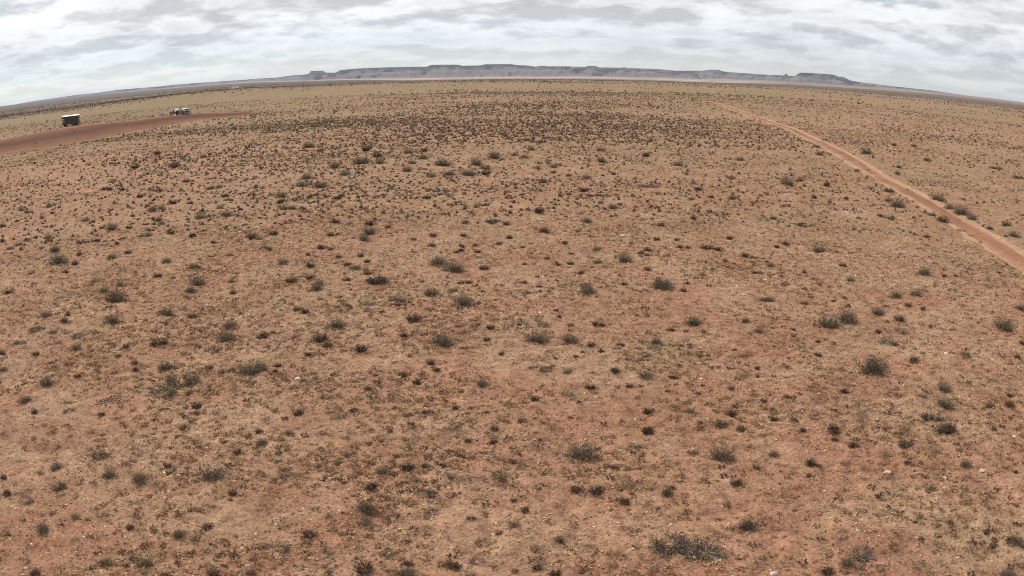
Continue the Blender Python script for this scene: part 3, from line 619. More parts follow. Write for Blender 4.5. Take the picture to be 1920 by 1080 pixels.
 ('S', -14.2, 31.45, 0.286, False, 'small grey-green shrub, upper middle ground, left, leftmost of 2 from left'),
 ('D', -15.0, 31.59, 0.405, False, 'small dark shrub, upper middle ground, left, rightmost of 2 from left'),
 ('S', -17.9, 31.04, 0.474, False, 'medium grey-green shrub, upper middle ground, far left, third of 4 from left'),
 ('S', -16.2, 30.18, 0.454, False, 'medium grey-green shrub, middle ground, far left, rightmost of 3 from left'),
 ('D', -15.08, 38.9, 0.274, False, 'tiny dark shrub, upper middle ground, left'),
 ('D', -20.72, 38.83, 0.289, False, 'tiny dark shrub, upper middle ground, far left, rightmost of 2 from left'),
 ('D', -16.88, 42.22, 0.298, False, 'tiny dark shrub, farther middle ground, left, rightmost of 3 from left'),
 ('S', -26.62, 63.42, 0.67, False, 'small grey-green shrub, far slope, left, leftmost of 2 from left'),
 ('S', -29.07, 82.63, 0.851, False, 'small grey-green shrub, farthest slope, left, rightmost of 2 from left'),
 ('S', -33.02, 84.06, 0.731, False, 'small grey-green shrub, farthest slope, left, leftmost of 2 from left'),
 ('D', -41.76, 90.71, 0.808, False, 'small dark shrub, farthest slope, left, rightmost of 2 from left'),
 ('S', -16.05, 62.91, 0.95, True, 'medium grey-green shrub, far slope, left of centre, third of 5 from left'),
 ('S', -13.29, 72.08, 1.427, True, 'large grey-green shrub, farthest slope, left of centre'),
 ('S', -11.56, 71.79, 0.944, False, 'medium grey-green shrub, farthest slope, left of centre, rightmost of 3 from left'),
 ('S', -15.18, 69.52, 1.039, True, 'medium grey-green shrub, farthest slope, left of centre, second of 3 from left'),
 ('S', -13.17, 64.2, 0.852, False, 'medium grey-green shrub, far slope, left of centre, rightmost of 5 from left'),
 ('S', -8.62, 71.04, 0.813, False, 'small grey-green shrub, farthest slope, centre left, second of 3 from left'),
 ('S', -8.46, 66.01, 0.865, False, 'medium grey-green shrub, far slope, centre left, leftmost of 4 from left'),
 ('S', -5.86, 70.03, 1.369, True, 'large grey-green shrub, farthest slope, centre left'),
 ('S', -8.02, 74.71, 0.792, False, 'small grey-green shrub, farthest slope, centre left, rightmost of 3 from left'),
 ('S', -3.02, 70.02, 1.024, True, 'medium grey-green shrub, farthest slope, centre left, leftmost of 3 from left'),
 ('S', -2.14, 67.18, 0.873, False, 'medium grey-green shrub, farthest slope, centre left, second of 3 from left'),
 ('D', -2.02, 63.35, 0.618, False, 'small dark shrub, far slope, centre left, rightmost of 2 from left'),
 ('S', -3.38, 63.81, 1.143, True, 'medium grey-green shrub, far slope, centre left, rightmost of 4 from left'),
 ('S', -4.81, 63.48, 0.828, False, 'medium grey-green shrub, far slope, centre left, third of 4 from left'),
 ('S', -6.13, 63.15, 0.825, False, 'medium grey-green shrub, far slope, centre left, second of 4 from left'),
 ('S', -4.31, 59.35, 0.484, False, 'small grey-green shrub, far slope, centre left, rightmost of 2 from left'),
 ('S', -1.6, 75.66, 1.227, True, 'medium grey-green shrub, farthest slope, centre left, rightmost of 3 from left'),
 ('D', -12.64, 76.97, 0.759, False, 'small dark shrub, farthest slope, left of centre, rightmost of 3 from left'),
 ('D', -14.84, 83.69, 0.964, False, 'small dark shrub, farthest slope, left of centre, second of 3 from left'),
 ('S', -10.19, 80.89, 0.925, False, 'small grey-green shrub, farthest slope, centre left, leftmost of 3 from left'),
 ('D', -8.71, 81.98, 0.802, False, 'small dark shrub, farthest slope, centre left'),
 ('D', -17.73, 80.11, 0.665, False, 'small dark shrub, farthest slope, left of centre, leftmost of 3 from left'),
 ('S', -22.75, 90.67, 1.513, True, 'medium grey-green shrub, farthest slope, left of centre, leftmost of 3 from left'),
 ('S', -20.05, 85.42, 0.711, False, 'small grey-green shrub, farthest slope, left of centre'),
 ('M', -15.37, 59.77, 1.004, True, 'medium creeping grey shrub, far slope, left of centre'),
 ('S', -13.87, 58.2, 1.071, True, 'medium grey-green shrub, far slope, left of centre, fourth of 5 from left'),
 ('S', -15.54, 58.81, 0.792, False, 'medium grey-green shrub, far slope, left of centre, second of 5 from left'),
 ('S', -15.75, 54.4, 0.738, False, 'medium grey-green shrub, far slope, left of centre, leftmost of 5 from left'),
 ('D', -13.36, 53.43, 0.539, False, 'small dark shrub, far slope, left of centre, leftmost of 2 from left'),
 ('S', -13.88, 48.34, 0.575, False, 'small grey-green shrub, farther middle ground, left of centre, second of 5 from left'),
 ('S', -13.41, 48.53, 0.576, False, 'small grey-green shrub, farther middle ground, left of centre, third of 5 from left'),
 ('D', -12.7, 48.44, 0.409, False, 'small dark shrub, farther middle ground, left of centre, third of 6 from left'),
 ('D', -14.87, 51.1, 0.434, False, 'small dark shrub, farther middle ground, left of centre, second of 6 from left'),
 ('D', -11.32, 52.26, 0.523, False, 'small dark shrub, far slope, left of centre, rightmost of 2 from left'),
 ('S', -10.4, 48.67, 0.407, False, 'small grey-green shrub, farther middle ground, left of centre, fourth of 5 from left'),
 ('S', -8.79, 52.51, 0.434, False, 'small grey-green shrub, far slope, left of centre'),
 ('S', -4.63, 53.24, 0.436, False, 'small grey-green shrub, far slope, centre left, leftmost of 2 from left'),
 ('D', -5.41, 51.89, 0.511, False, 'small dark shrub, far slope, centre left, leftmost of 2 from left'),
 ('S', -3.85, 46.21, 0.531, False, 'small grey-green shrub, farther middle ground, centre left, leftmost of 2 from left'),
 ('M', -1.76, 49.6, 0.811, True, 'medium creeping grey shrub, farther middle ground, centre left'),
 ('F', -0.95, 43.44, 0.784, True, 'medium flat blackened shrub mat, farther middle ground, centre left'),
 ('S', -2.47, 43.29, 0.498, False, 'small grey-green shrub, farther middle ground, centre left, rightmost of 2 from left'),
 ('D', -0.27, 42.85, 0.422, False, 'small dark shrub, farther middle ground, centre left, second of 3 from left'),
 ('D', -9.63, 43.68, 0.44, False, 'small dark shrub, farther middle ground, left of centre, fifth of 6 from left'),
 ('S', -8.76, 43.24, 0.434, False, 'small grey-green shrub, farther middle ground, left of centre, rightmost of 5 from left'),
 ('D', -7.62, 43.01, 0.43, False, 'small dark shrub, farther middle ground, left of centre, rightmost of 6 from left'),
 ('S', -7.21, 40.62, 0.678, True, 'medium grey-green shrub, farther middle ground, left of centre'),
 ('S', -7.16, 38.79, 0.649, True, 'medium grey-green shrub, upper middle ground, left of centre, rightmost of 3 from left'),
 ('D', -9.09, 39.98, 0.404, False, 'small dark shrub, farther middle ground, left of centre, fourth of 6 from left'),
 ('D', -8.78, 40.31, 0.271, False, 'tiny dark shrub, farther middle ground, left of centre'),
 ('D', -12.2, 40.33, 0.415, False, 'small dark shrub, farther middle ground, left of centre, leftmost of 6 from left'),
 ('S', -12.74, 39.36, 0.408, False, 'small grey-green shrub, farther middle ground, left of centre, leftmost of 5 from left'),
 ('D', -8.93, 37.12, 0.378, False, 'small dark shrub, upper middle ground, left of centre, fourth of 10 from left'),
 ('D', -8.38, 36.67, 0.248, False, 'tiny dark shrub, upper middle ground, left of centre, rightmost of 2 from left'),
 ('D', -9.16, 35.42, 0.242, False, 'tiny dark shrub, upper middle ground, left of centre, leftmost of 2 from left'),
 ('D', -7.68, 35.14, 0.267, False, 'small dark shrub, upper middle ground, left of centre, fifth of 10 from left'),
 ('D', -6.18, 33.99, 0.286, False, 'small dark shrub, upper middle ground, left of centre, ninth of 10 from left'),
 ('S', -6.53, 32.89, 0.445, False, 'medium grey-green shrub, upper middle ground, left of centre, second of 3 from left'),
 ('D', -6.99, 33.49, 0.283, False, 'small dark shrub, upper middle ground, left of centre, sixth of 10 from left'),
 ('D', -8.51, 33.23, 0.398, False, 'small dark shrub, upper middle ground, left of centre, second of 10 from left'),
 ('D', -6.7, 35.27, 0.297, False, 'small dark shrub, upper middle ground, left of centre, eighth of 10 from left'),
 ('D', -5.79, 31.89, 0.377, False, 'small dark shrub, upper middle ground, left of centre, rightmost of 10 from left'),
 ('D', -6.48, 30.91, 0.315, False, 'small dark shrub, upper middle ground, left of centre, seventh of 10 from left'),
 ('E', -5.21, 30.63, 0.724, True, 'large blackened mound-shaped shrub, middle ground, left of centre'),
 ('D', -7.97, 30.97, 0.319, False, 'small dark shrub, upper middle ground, left of centre, third of 10 from left'),
 ('S', -7.42, 30.01, 0.412, False, 'medium grey-green shrub, middle ground, left of centre, rightmost of 2 from left'),
 ('D', -8.74, 30.75, 0.425, False, 'medium dark shrub, upper middle ground, left of centre'),
 ('S', -3.1, 33.64, 0.728, True, 'large grey-green shrub, upper middle ground, centre left, leftmost of 2 from left'),
 ('S', -2.34, 32.81, 0.819, True, 'large grey-green shrub, upper middle ground, centre left, rightmost of 2 from left'),
 ('D', -1.14, 32.91, 0.383, False, 'small dark shrub, upper middle ground, centre left, rightmost of 6 from left'),
 ('D', -2.49, 35.94, 0.268, False, 'small dark shrub, upper middle ground, centre left, second of 6 from left'),
 ('D', -2.27, 36.22, 0.27, False, 'small dark shrub, upper middle ground, centre left, third of 6 from left'),
 ('D', -1.54, 36.07, 0.358, False, 'small dark shrub, upper middle ground, centre left, fifth of 6 from left'),
 ('D', -1.7, 37.65, 0.249, False, 'tiny dark shrub, upper middle ground, centre left'),
 ('D', -2.37, 39.54, 0.261, False, 'tiny dark shrub, farther middle ground, centre left, rightmost of 2 from left'),
 ('D', -3.84, 39.56, 0.327, False, 'small dark shrub, farther middle ground, centre left, leftmost of 3 from left'),
 ('D', -4.74, 38.77, 0.321, False, 'small dark shrub, upper middle ground, centre left, leftmost of 6 from left'),
 ('S', -3.69, 37.23, 0.37, False, 'small grey-green shrub, upper middle ground, centre left, leftmost of 2 from left'),
 ('D', -2.31, 37.36, 0.309, False, 'small dark shrub, upper middle ground, centre left, fourth of 6 from left'),
 ('S', -0.61, 37.77, 0.311, False, 'small grey-green shrub, upper middle ground, centre left, rightmost of 2 from left'),
 ('D', -0.12, 39.16, 0.322, False, 'small dark shrub, farther middle ground, centre left, rightmost of 3 from left'),
 ('D', -1.64, 30.75, 0.308, False, 'small dark shrub, middle ground, centre left, rightmost of 3 from left'),
 ('D', -1.97, 30.65, 0.256, False, 'small dark shrub, middle ground, centre left, second of 3 from left'),
 ('D', -6.48, 42.22, 0.28, False, 'tiny dark shrub, farther middle ground, centre left, leftmost of 2 from left'),
 ('S', -11.77, 37.08, 0.32, False, 'small grey-green shrub, upper middle ground, left of centre'),
 ('D', -11.4, 36.76, 0.285, False, 'small dark shrub, upper middle ground, left of centre, leftmost of 10 from left'),
 ('S', -9.9, 33.85, 0.467, False, 'medium grey-green shrub, upper middle ground, left of centre, leftmost of 3 from left'),
 ('S', 2.06, 82.63, 0.737, False, 'small grey-green shrub, farthest slope, centre right, third of 7 from left'),
 ('S', 0.31, 78.39, 0.699, False, 'small grey-green shrub, farthest slope, centre right, leftmost of 7 from left'),
 ('S', 1.21, 75.55, 0.735, False, 'small grey-green shrub, farthest slope, centre right, second of 7 from left'),
 ('S', 8.99, 82.81, 0.945, False, 'small grey-green shrub, farthest slope, centre right, sixth of 7 from left'),
 ('S', 7.94, 72.43, 0.828, False, 'small grey-green shrub, farthest slope, centre right, rightmost of 7 from left'),
 ('D', 12.91, 78.33, 0.772, False, 'small dark shrub, farthest slope, right of centre'),
 ('S', 21.82, 76.45, 0.773, False, 'small grey-green shrub, farthest slope, right of centre, rightmost of 2 from left'),
 ('S', 2.07, 67.5, 0.658, False, 'small grey-green shrub, farthest slope, centre right, fourth of 7 from left'),
 ('S', 3.51, 68.88, 0.672, False, 'small grey-green shrub, farthest slope, centre right, fifth of 7 from left'),
 ('D', 3.3, 64.84, 0.528, False, 'small dark shrub, far slope, centre right, leftmost of 2 from left'),
 ('S', 2.29, 59.03, 0.769, False, 'medium grey-green shrub, far slope, centre right'),
 ('S', 5.58, 60.77, 0.695, False, 'small grey-green shrub, far slope, centre right'),
 ('D', 7.92, 63.56, 0.416, False, 'tiny dark shrub, far slope, centre right, rightmost of 2 from left'),
 ('S', 14.35, 69.9, 0.811, False, 'small grey-green shrub, farthest slope, right of centre, leftmost of 2 from left'),
 ('W', 12.41, 58.32, 0.437, False, 'small whitish cushion plant, far slope, right of centre, rightmost of 2 from left'),
 ('S', 13.26, 58.77, 0.441, False, 'small grey-green shrub, far slope, right of centre, leftmost of 2 from left'),
 ('W', 11.06, 52.27, 0.523, False, 'small whitish cushion plant, far slope, right of centre, leftmost of 2 from left'),
 ('D', 12.88, 55.34, 0.555, False, 'small dark shrub, far slope, right of centre'),
 ('D', 13.01, 52.15, 0.351, False, 'tiny dark shrub, far slope, right of centre'),
 ('S', 14.35, 51.5, 0.785, True, 'medium grey-green shrub, far slope, right of centre'),
 ('S', 17.12, 62.11, 0.628, False, 'small grey-green shrub, far slope, right of centre, rightmost of 2 from left'),
 ('M', 9.6, 57.1, 1.131, True, 'large creeping grey shrub, far slope, right of centre'),
 ('F', 5.83, 52.53, 0.948, True, 'medium flat blackened shrub mat, far slope, centre right'),
 ('D', 4.83, 54.49, 0.535, False, 'small dark shrub, far slope, centre right, rightmost of 2 from left'),
 ('D', 3.7, 53.0, 0.347, False, 'tiny dark shrub, far slope, centre right, leftmost of 2 from left'),
 ('M', 4.34, 51.23, 0.504, False, 'small creeping grey shrub, far slope, centre right'),
 ('W', 5.01, 48.73, 0.52, False, 'small whitish cushion plant, farther middle ground, centre right'),
 ('S', 5.98, 48.03, 0.475, False, 'small grey-green shrub, farther middle ground, centre right'),
 ('D', 1.53, 46.28, 0.568, False, 'small dark shrub, farther middle ground, centre right'),
 ('S', 4.03, 43.57, 0.574, False, 'medium grey-green shrub, farther middle ground, centre right'),
 ('D', 8.56, 47.6, 0.395, False, 'small dark shrub, farther middle ground, right of centre, leftmost of 4 from left'),
 ('D', 10.11, 44.49, 0.411, False, 'small dark shrub, farther middle ground, right of centre, third of 4 from left'),
 ('D', 1.65, 40.63, 0.535, False, 'medium dark shrub, farther middle ground, centre right'),
 ('D', 7.91, 42.46, 0.354, False, 'small dark shrub, farther middle ground, right of centre, second of 4 from left'),
 ('D', 8.02, 38.8, 0.261, False, 'tiny dark shrub, upper middle ground, right of centre, leftmost of 2 from left'),
 ('D', 7.11, 39.11, 0.262, False, 'tiny dark shrub, farther middle ground, right of centre'),
 ('D', 10.76, 39.03, 0.399, False, 'small dark shrub, farther middle ground, right of centre, rightmost of 4 from left'),
 ('D', 2.48, 37.87, 0.281, False, 'small dark shrub, upper middle ground, centre right, fourth of 7 from left'),
 ('D', 0.5, 37.01, 0.244, False, 'tiny dark shrub, upper middle ground, centre right, leftmost of 3 from left'),
 ('D', 0.83, 35.61, 0.265, False, 'small dark shrub, upper middle ground, centre right, leftmost of 7 from left'),
 ('D', 2.61, 35.72, 0.296, False, 'small dark shrub, upper middle ground, centre right, fifth of 7 from left'),
 ('D', 1.53, 34.81, 0.259, False, 'small dark shrub, upper middle ground, centre right, third of 7 from left'),
 ('S', 3.88, 36.54, 0.485, False, 'medium grey-green shrub, upper middle ground, centre right'),
 ('S', 3.63, 34.03, 0.397, False, 'small grey-green shrub, upper middle ground, centre right'),
 ('D', 2.46, 33.56, 0.307, False, 'small dark shrub, upper middle ground, centre right, sixth of 7 from left'),
 ('S', 4.86, 34.27, 0.688, True, 'large grey-green shrub, upper middle ground, centre right'),
 ('D', 5.73, 35.57, 0.298, False, 'small dark shrub, upper middle ground, right of centre, leftmost of 11 from left'),
 ('D', 6.16, 36.11, 0.333, False, 'small dark shrub, upper middle ground, right of centre, third of 11 from left'),
 ('D', 5.99, 35.3, 0.266, False, 'small dark shrub, upper middle ground, right of centre, second of 11 from left'),
 ('D', 7.82, 36.83, 0.31, False, 'small dark shrub, upper middle ground, right of centre, fifth of 11 from left'),
 ('D', 8.17, 36.83, 0.249, False, 'tiny dark shrub, upper middle ground, right of centre, rightmost of 2 from left'),
 ('D', 9.04, 36.7, 0.561, True, 'medium dark shrub, upper middle ground, right of centre'),
 ('D', 9.45, 36.28, 0.433, False, 'small dark shrub, upper middle ground, right of centre, seventh of 11 from left'),
 ('D', 9.22, 33.89, 0.29, False, 'small dark shrub, upper middle ground, right of centre, eighth of 11 from left'),
 ('D', 10.4, 34.92, 0.361, False, 'small dark shrub, upper middle ground, right of centre, ninth of 11 from left'),
 ('D', 10.71, 34.66, 0.33, False, 'small dark shrub, upper middle ground, right of centre, tenth of 11 from left'),
 ('D', 5.6, 32.7, 0.33, False, 'small dark shrub, upper middle ground, right of centre, fourth of 11 from left'),
 ('D', 10.13, 32.11, 0.307, False, 'small dark shrub, upper middle ground, right of centre, rightmost of 11 from left'),
 ('D', 7.67, 31.68, 0.271, False, 'small dark shrub, upper middle ground, right of centre, sixth of 11 from left'),
 ('D', 0.53, 33.47, 0.222, False, 'tiny dark shrub, upper middle ground, centre right, second of 3 from left'),
 ('D', 2.78, 32.06, 0.321, False, 'small dark shrub, upper middle ground, centre right, rightmost of 7 from left'),
 ('D', 1.0, 31.44, 0.236, False, 'small dark shrub, upper middle ground, centre right, second of 7 from left'),
 ('D', 1.93, 33.21, 0.221, False, 'tiny dark shrub, upper middle ground, centre right, rightmost of 3 from left'),
 ('S', 5.71, 30.04, 0.765, True, 'large grey-green shrub, middle ground, right of centre, leftmost of 3 from left'),
 ('S', 2.79, 30.03, 0.453, True, 'medium grey-green shrub, middle ground, centre right'),
 ('D', 1.06, 30.21, 0.202, False, 'tiny dark shrub, middle ground, centre right, leftmost of 4 from left'),
 ('D', 0.46, 30.72, 0.256, False, 'small dark shrub, middle ground, centre right, leftmost of 2 from left'),
 ('D', 4.29, 30.36, 0.204, False, 'tiny dark shrub, middle ground, centre right, rightmost of 4 from left'),
 ('S', 20.86, 59.48, 1.127, True, 'medium grey-green shrub, far slope, right, leftmost of 2 from left'),
 ('S', 22.98, 62.45, 0.649, False, 'small grey-green shrub, far slope, right, leftmost of 3 from left'),
 ('D', 24.05, 59.2, 0.519, False, 'small dark shrub, far slope, right'),
 ('S', 32.87, 83.53, 0.872, False, 'small grey-green shrub, farthest slope, right, rightmost of 2 from left'),
 ('S', 36.39, 93.49, 0.974, False, 'small grey-green shrub, farthest slope, right, leftmost of 2 from left'),
 ('S', 28.99, 57.93, 0.948, True, 'medium grey-green shrub, far slope, right, rightmost of 2 from left'),
 ('S', 25.97, 50.45, 1.109, True, 'large grey-green shrub, farther middle ground, far right, leftmost of 2 from left'),
 ('S', 26.53, 53.02, 0.579, False, 'small grey-green shrub, far slope, right, rightmost of 3 from left'),
 ('S', 31.62, 54.41, 1.228, True, 'large grey-green shrub, far slope, far right'),
 ('S', 30.3, 50.47, 0.767, False, 'medium grey-green shrub, farther middle ground, far right, second of 4 from left'),
 ('S', 30.1, 48.4, 1.114, True, 'large grey-green shrub, farther middle ground, far right, rightmost of 2 from left'),
 ('S', 29.8, 46.45, 0.72, False, 'medium grey-green shrub, farther middle ground, far right, third of 4 from left'),
 ('S', 26.64, 45.08, 0.94, True, 'medium grey-green shrub, farther middle ground, far right, leftmost of 4 from left'),
 ('S', 27.13, 47.42, 0.623, False, 'small grey-green shrub, farther middle ground, far right, second of 4 from left'),
 ('S', 31.4, 44.44, 0.621, False, 'small grey-green shrub, farther middle ground, far right, rightmost of 4 from left'),
 ('S', 29.59, 40.94, 0.825, True, 'medium grey-green shrub, farther middle ground, far right, rightmost of 4 from left'),
 ('S', 29.21, 43.3, 0.511, False, 'small grey-green shrub, farther middle ground, far right, third of 4 from left'),
 ('S', 32.34, 71.9, 0.767, False, 'small grey-green shrub, far slope, right, second of 3 from left'),
 ('D', 23.09, 53.0, 0.377, False, 'tiny dark shrub, far slope, right, rightmost of 2 from left'),
 ('D', 20.61, 52.96, 0.37, False, 'tiny dark shrub, far slope, right, leftmost of 2 from left'),
 ('F', 16.3, 43.11, 0.981, True, 'large flat blackened shrub mat, farther middle ground, right'),
 ('S', 19.6, 41.97, 0.379, False, 'small grey-green shrub, farther middle ground, right'),
 ('S', 22.83, 40.31, 0.455, False, 'small grey-green shrub, farther middle ground, far right, leftmost of 4 from left'),
 ('D', 13.36, 37.86, 0.33, False, 'small dark shrub, upper middle ground, right, second of 3 from left'),
 ('D', 12.69, 37.22, 0.291, False, 'small dark shrub, upper middle ground, right, leftmost of 3 from left'),
 ('S', 14.6, 36.4, 0.71, True, 'medium grey-green shrub, upper middle ground, right'),
 ('G', 16.12, 38.13, 0.34, False, 'small pale dry grass clump, upper middle ground, right'),
 ('M', 22.91, 45.28, 0.58, False, 'small creeping grey shrub, farther middle ground, right'),
 ('D', 22.77, 46.59, 0.338, False, 'tiny dark shrub, farther middle ground, right'),
 ('D', 14.6, 33.32, 0.33, False, 'small dark shrub, upper middle ground, right, rightmost of 3 from left'),
 ('S', 13.92, 30.76, 0.336, False, 'small grey-green shrub, upper middle ground, right'),
 ('S', 18.01, 31.74, 0.603, True, 'medium grey-green shrub, upper middle ground, far right'),
 ('D', 22.28, 31.79, 0.256, False, 'tiny dark shrub, upper middle ground, far right, rightmost of 2 from left'),
 ('D', 18.92, 31.37, 0.242, False, 'tiny dark shrub, upper middle ground, far right, leftmost of 2 from left'),
 ('D', 11.13, 33.28, 0.232, False, 'tiny dark shrub, upper middle ground, right, leftmost of 2 from left'),
 ('D', 12.36, 32.34, 0.229, False, 'tiny dark shrub, upper middle ground, right, rightmost of 2 from left'),
 ('D', 38.86, 75.66, 0.551, False, 'tiny dark shrub, farthest slope, far right'),
 ('S', 35.97, 70.36, 0.641, False, 'small grey-green shrub, far slope, far right'),
 ('S', 40.57, 87.75, 1.408, True, 'medium grey-green shrub, farthest slope, right'),
 ('D', 51.84, 102.99, 0.746, False, 'tiny dark shrub, farthest slope, right'),
 ('S', 55.75, 104.24, 1.147, False, 'small grey-green shrub, farthest slope, far right, leftmost of 2 from left'),
 ('S', 46.79, 83.89, 0.933, False, 'small grey-green shrub, farthest slope, far right, rightmost of 2 from left'),
 ('D', 14.9, 44.6, 0.385, False, 'small dark shrub, farther middle ground, right'),
 ('M', 52.42, 72.7, 1.306, True, 'medium creeping grey shrub, far slope, far right'),
 ('M', 55.87, 82.51, 1.451, True, 'medium creeping grey shrub, farthest slope, far right'),
 ('M', 10.8, 30.26, 0.374, False, 'small creeping grey shrub, middle ground, right'),
 ('G', 26.45, 42.34, 0.489, False, 'small pale dry grass clump, farther middle ground, far right, leftmost of 2 from left'),
 ('G', 26.3, 40.97, 0.398, False, 'small pale dry grass clump, farther middle ground, far right, rightmost of 2 from left'),
 ('G', 25.81, 39.11, 0.383, False, 'small pale dry grass clump, upper middle ground, far right'),
]
STONES = [
 (7.97, 14.31, 0.162, 'small pale stone, near foreground, right'),
 (9.18, 13.76, 0.133, 'small pale stone, near foreground, far right, leftmost of 2 from left'),
 (10.28, 13.86, 0.153, 'small pale stone, near foreground, far right, rightmost of 2 from left'),
 (12.21, 15.42, 0.103, 'tiny pale stone, foreground, far right'),
 (4.42, 11.09, 0.139, 'small pale stone, bottom edge, right'),
 (4.38, 11.22, 0.058, 'tiny pale stone, bottom edge, right'),
 (-5.81, 20.42, 0.183, 'small pale stone, upper foreground, left of centre'),
 (-5.45, 26.21, 0.113, 'tiny pale stone, middle ground, left of centre'),
 (-1.87, 29.83, 0.125, 'tiny pale stone, middle ground, centre left'),
 (8.58, 28.56, 0.149, 'tiny pale stone, middle ground, right of centre'),
 (13.42, 21.46, 0.171, 'tiny pale stone, lower middle ground, far right'),
 (5.39, 39.59, 0.329, 'small pale stone, farther middle ground, centre right'),
 (10.21, 31.11, 0.163, 'tiny pale stone, upper middle ground, right of centre'),
 (20.8, 47.49, 0.296, 'tiny pale stone, farther middle ground, right'),
 (17.08, 33.47, 0.124, 'tiny pale stone, upper middle ground, right'),
]
STICKS = [
 (-6.91, 12.95, 0.35, 'large fallen dark dead branch, near foreground, left'),
 (2.71, 11.63, 0.186, 'medium fallen dark dead branch, bottom edge, right of centre'),
 (-10.69, 18.31, 1.023, 'large fallen dark dead branch, upper foreground, far left'),
]


def poly_dist(x, y, P):
    """distance from the points to a polyline"""
    d = np.full(np.shape(x), 1e9)
    P = np.array(P, float)
    for a, b in zip(P[:-1], P[1:]):
        ab = b - a; t = np.clip(((x - a[0]) * ab[0] + (y - a[1]) * ab[1]) / (ab @ ab), 0, 1)
        d = np.minimum(d, np.hypot(x - a[0] - t * ab[0], y - a[1] - t * ab[1]))
    return d
def in_poly(x, y, P):
    c = np.zeros(np.shape(x), bool); P = np.array(P, float)
    for (x0, y0), (x1, y1) in zip(P, np.roll(P, -1, 0)):
        if y0 == y1: continue
        c ^= ((y0 > y) != (y1 > y)) & (x < (x1 - x0) * (y - y0) / (y1 - y0) + x0)
    return c
CLEAR_POLY = list(CLEAR_TOP) + list(CLEAR_BOTTOM)[::-1]
def bare(x, y):
    """1 on the track and on the graded strip, 0 on the open plain"""
    x = np.asarray(x, float); y = np.asarray(y, float)
    dr = poly_dist(x, y, ROAD)
    dc = np.where(in_poly(x, y, CLEAR_POLY), 0.0, poly_dist(x, y, CLEAR_POLY + CLEAR_POLY[:1]))
    din = poly_dist(x, y, CLEAR_POLY + CLEAR_POLY[:1]); sd = np.where(dc == 0, -din, dc) + (fbm(x / 4 + 70, y / 4, 3) - .5) * 9
    return np.maximum(1 - sstep(1.0, 1.65, dr), 1 - sstep(-1.5, 0.8, sd))
def relief(x, y):
    """small hummocks between the grass tufts"""
    r = np.hypot(x, y)
    h = (fbm(x / 1.5, y / 1.5, 2) - .5) * .16 + np.maximum(vnoise(x / .62 + 40, y / .62) - .42, 0) * .17 + np.maximum(vnoise(x / .31, y / .31 + 70) - .45, 0) * .10
    return h * (1 - sstep(70, 140, r))
def ground_z(x, y):
    x = np.asarray(x, float); y = np.asarray(y, float)
    return terrain(x, y) + relief(x, y) * (1 - bare(x, y))
def gz(x, y): return float(ground_z(np.array([x]), np.array([y]))[0])

# ------------------------------------------------------------------ mesh helpers
def new_mesh(name, V, Fidx, cols=None, size=None):
    """V (n,3); Fidx (m,k) with one k for all faces; cols (n,3) linear per vertex"""
    V = np.asarray(V, np.float32); Fidx = np.asarray(Fidx, np.int32)
    me = bpy.data.meshes.new(name)
    n, (m, k) = len(V), Fidx.shape
    me.vertices.add(n); me.vertices.foreach_set('co', V.ravel())
    me.loops.add(m * k); me.loops.foreach_set('vertex_index', Fidx.ravel())
    me.polygons.add(m)
    me.polygons.foreach_set('loop_start', np.arange(0, m * k, k, dtype=np.int32))
    me.polygons.foreach_set('loop_total', np.full(m, k, np.int32))
    if cols is not None:
        at = me.color_attributes.new('tint', 'FLOAT_COLOR', 'POINT')
        c = np.ones((n, 4), np.float32); c[:, :3] = cols
        at.data.foreach_set('color', c.ravel())
    me.update(calc_edges=True)
    return me
def link(name, me, mat=None, parent=None, smooth=False):
    o = bpy.data.objects.new(name, me); COL.objects.link(o)
    if mat is not None and me is not None and not me.materials: me.materials.append(mat)
    if parent is not None: o.parent = parent
    if smooth: me.polygons.foreach_set('use_smooth', np.ones(len(me.polygons), bool))
    return o
def tag(o, label=None, cat=None, group=None, kind=None):
    if label: o['label'] = label
    if cat: o['category'] = cat
    if group: o['group'] = group
    if kind: o['kind'] = kind
    return o
def empty(name, loc=(0, 0, 0), rz=0.0):
    o = bpy.data.objects.new(name, None); COL.objects.link(o); o.location = loc; o.rotation_euler = (0, 0, rz)
    o.empty_display_size = 0.2
    return o

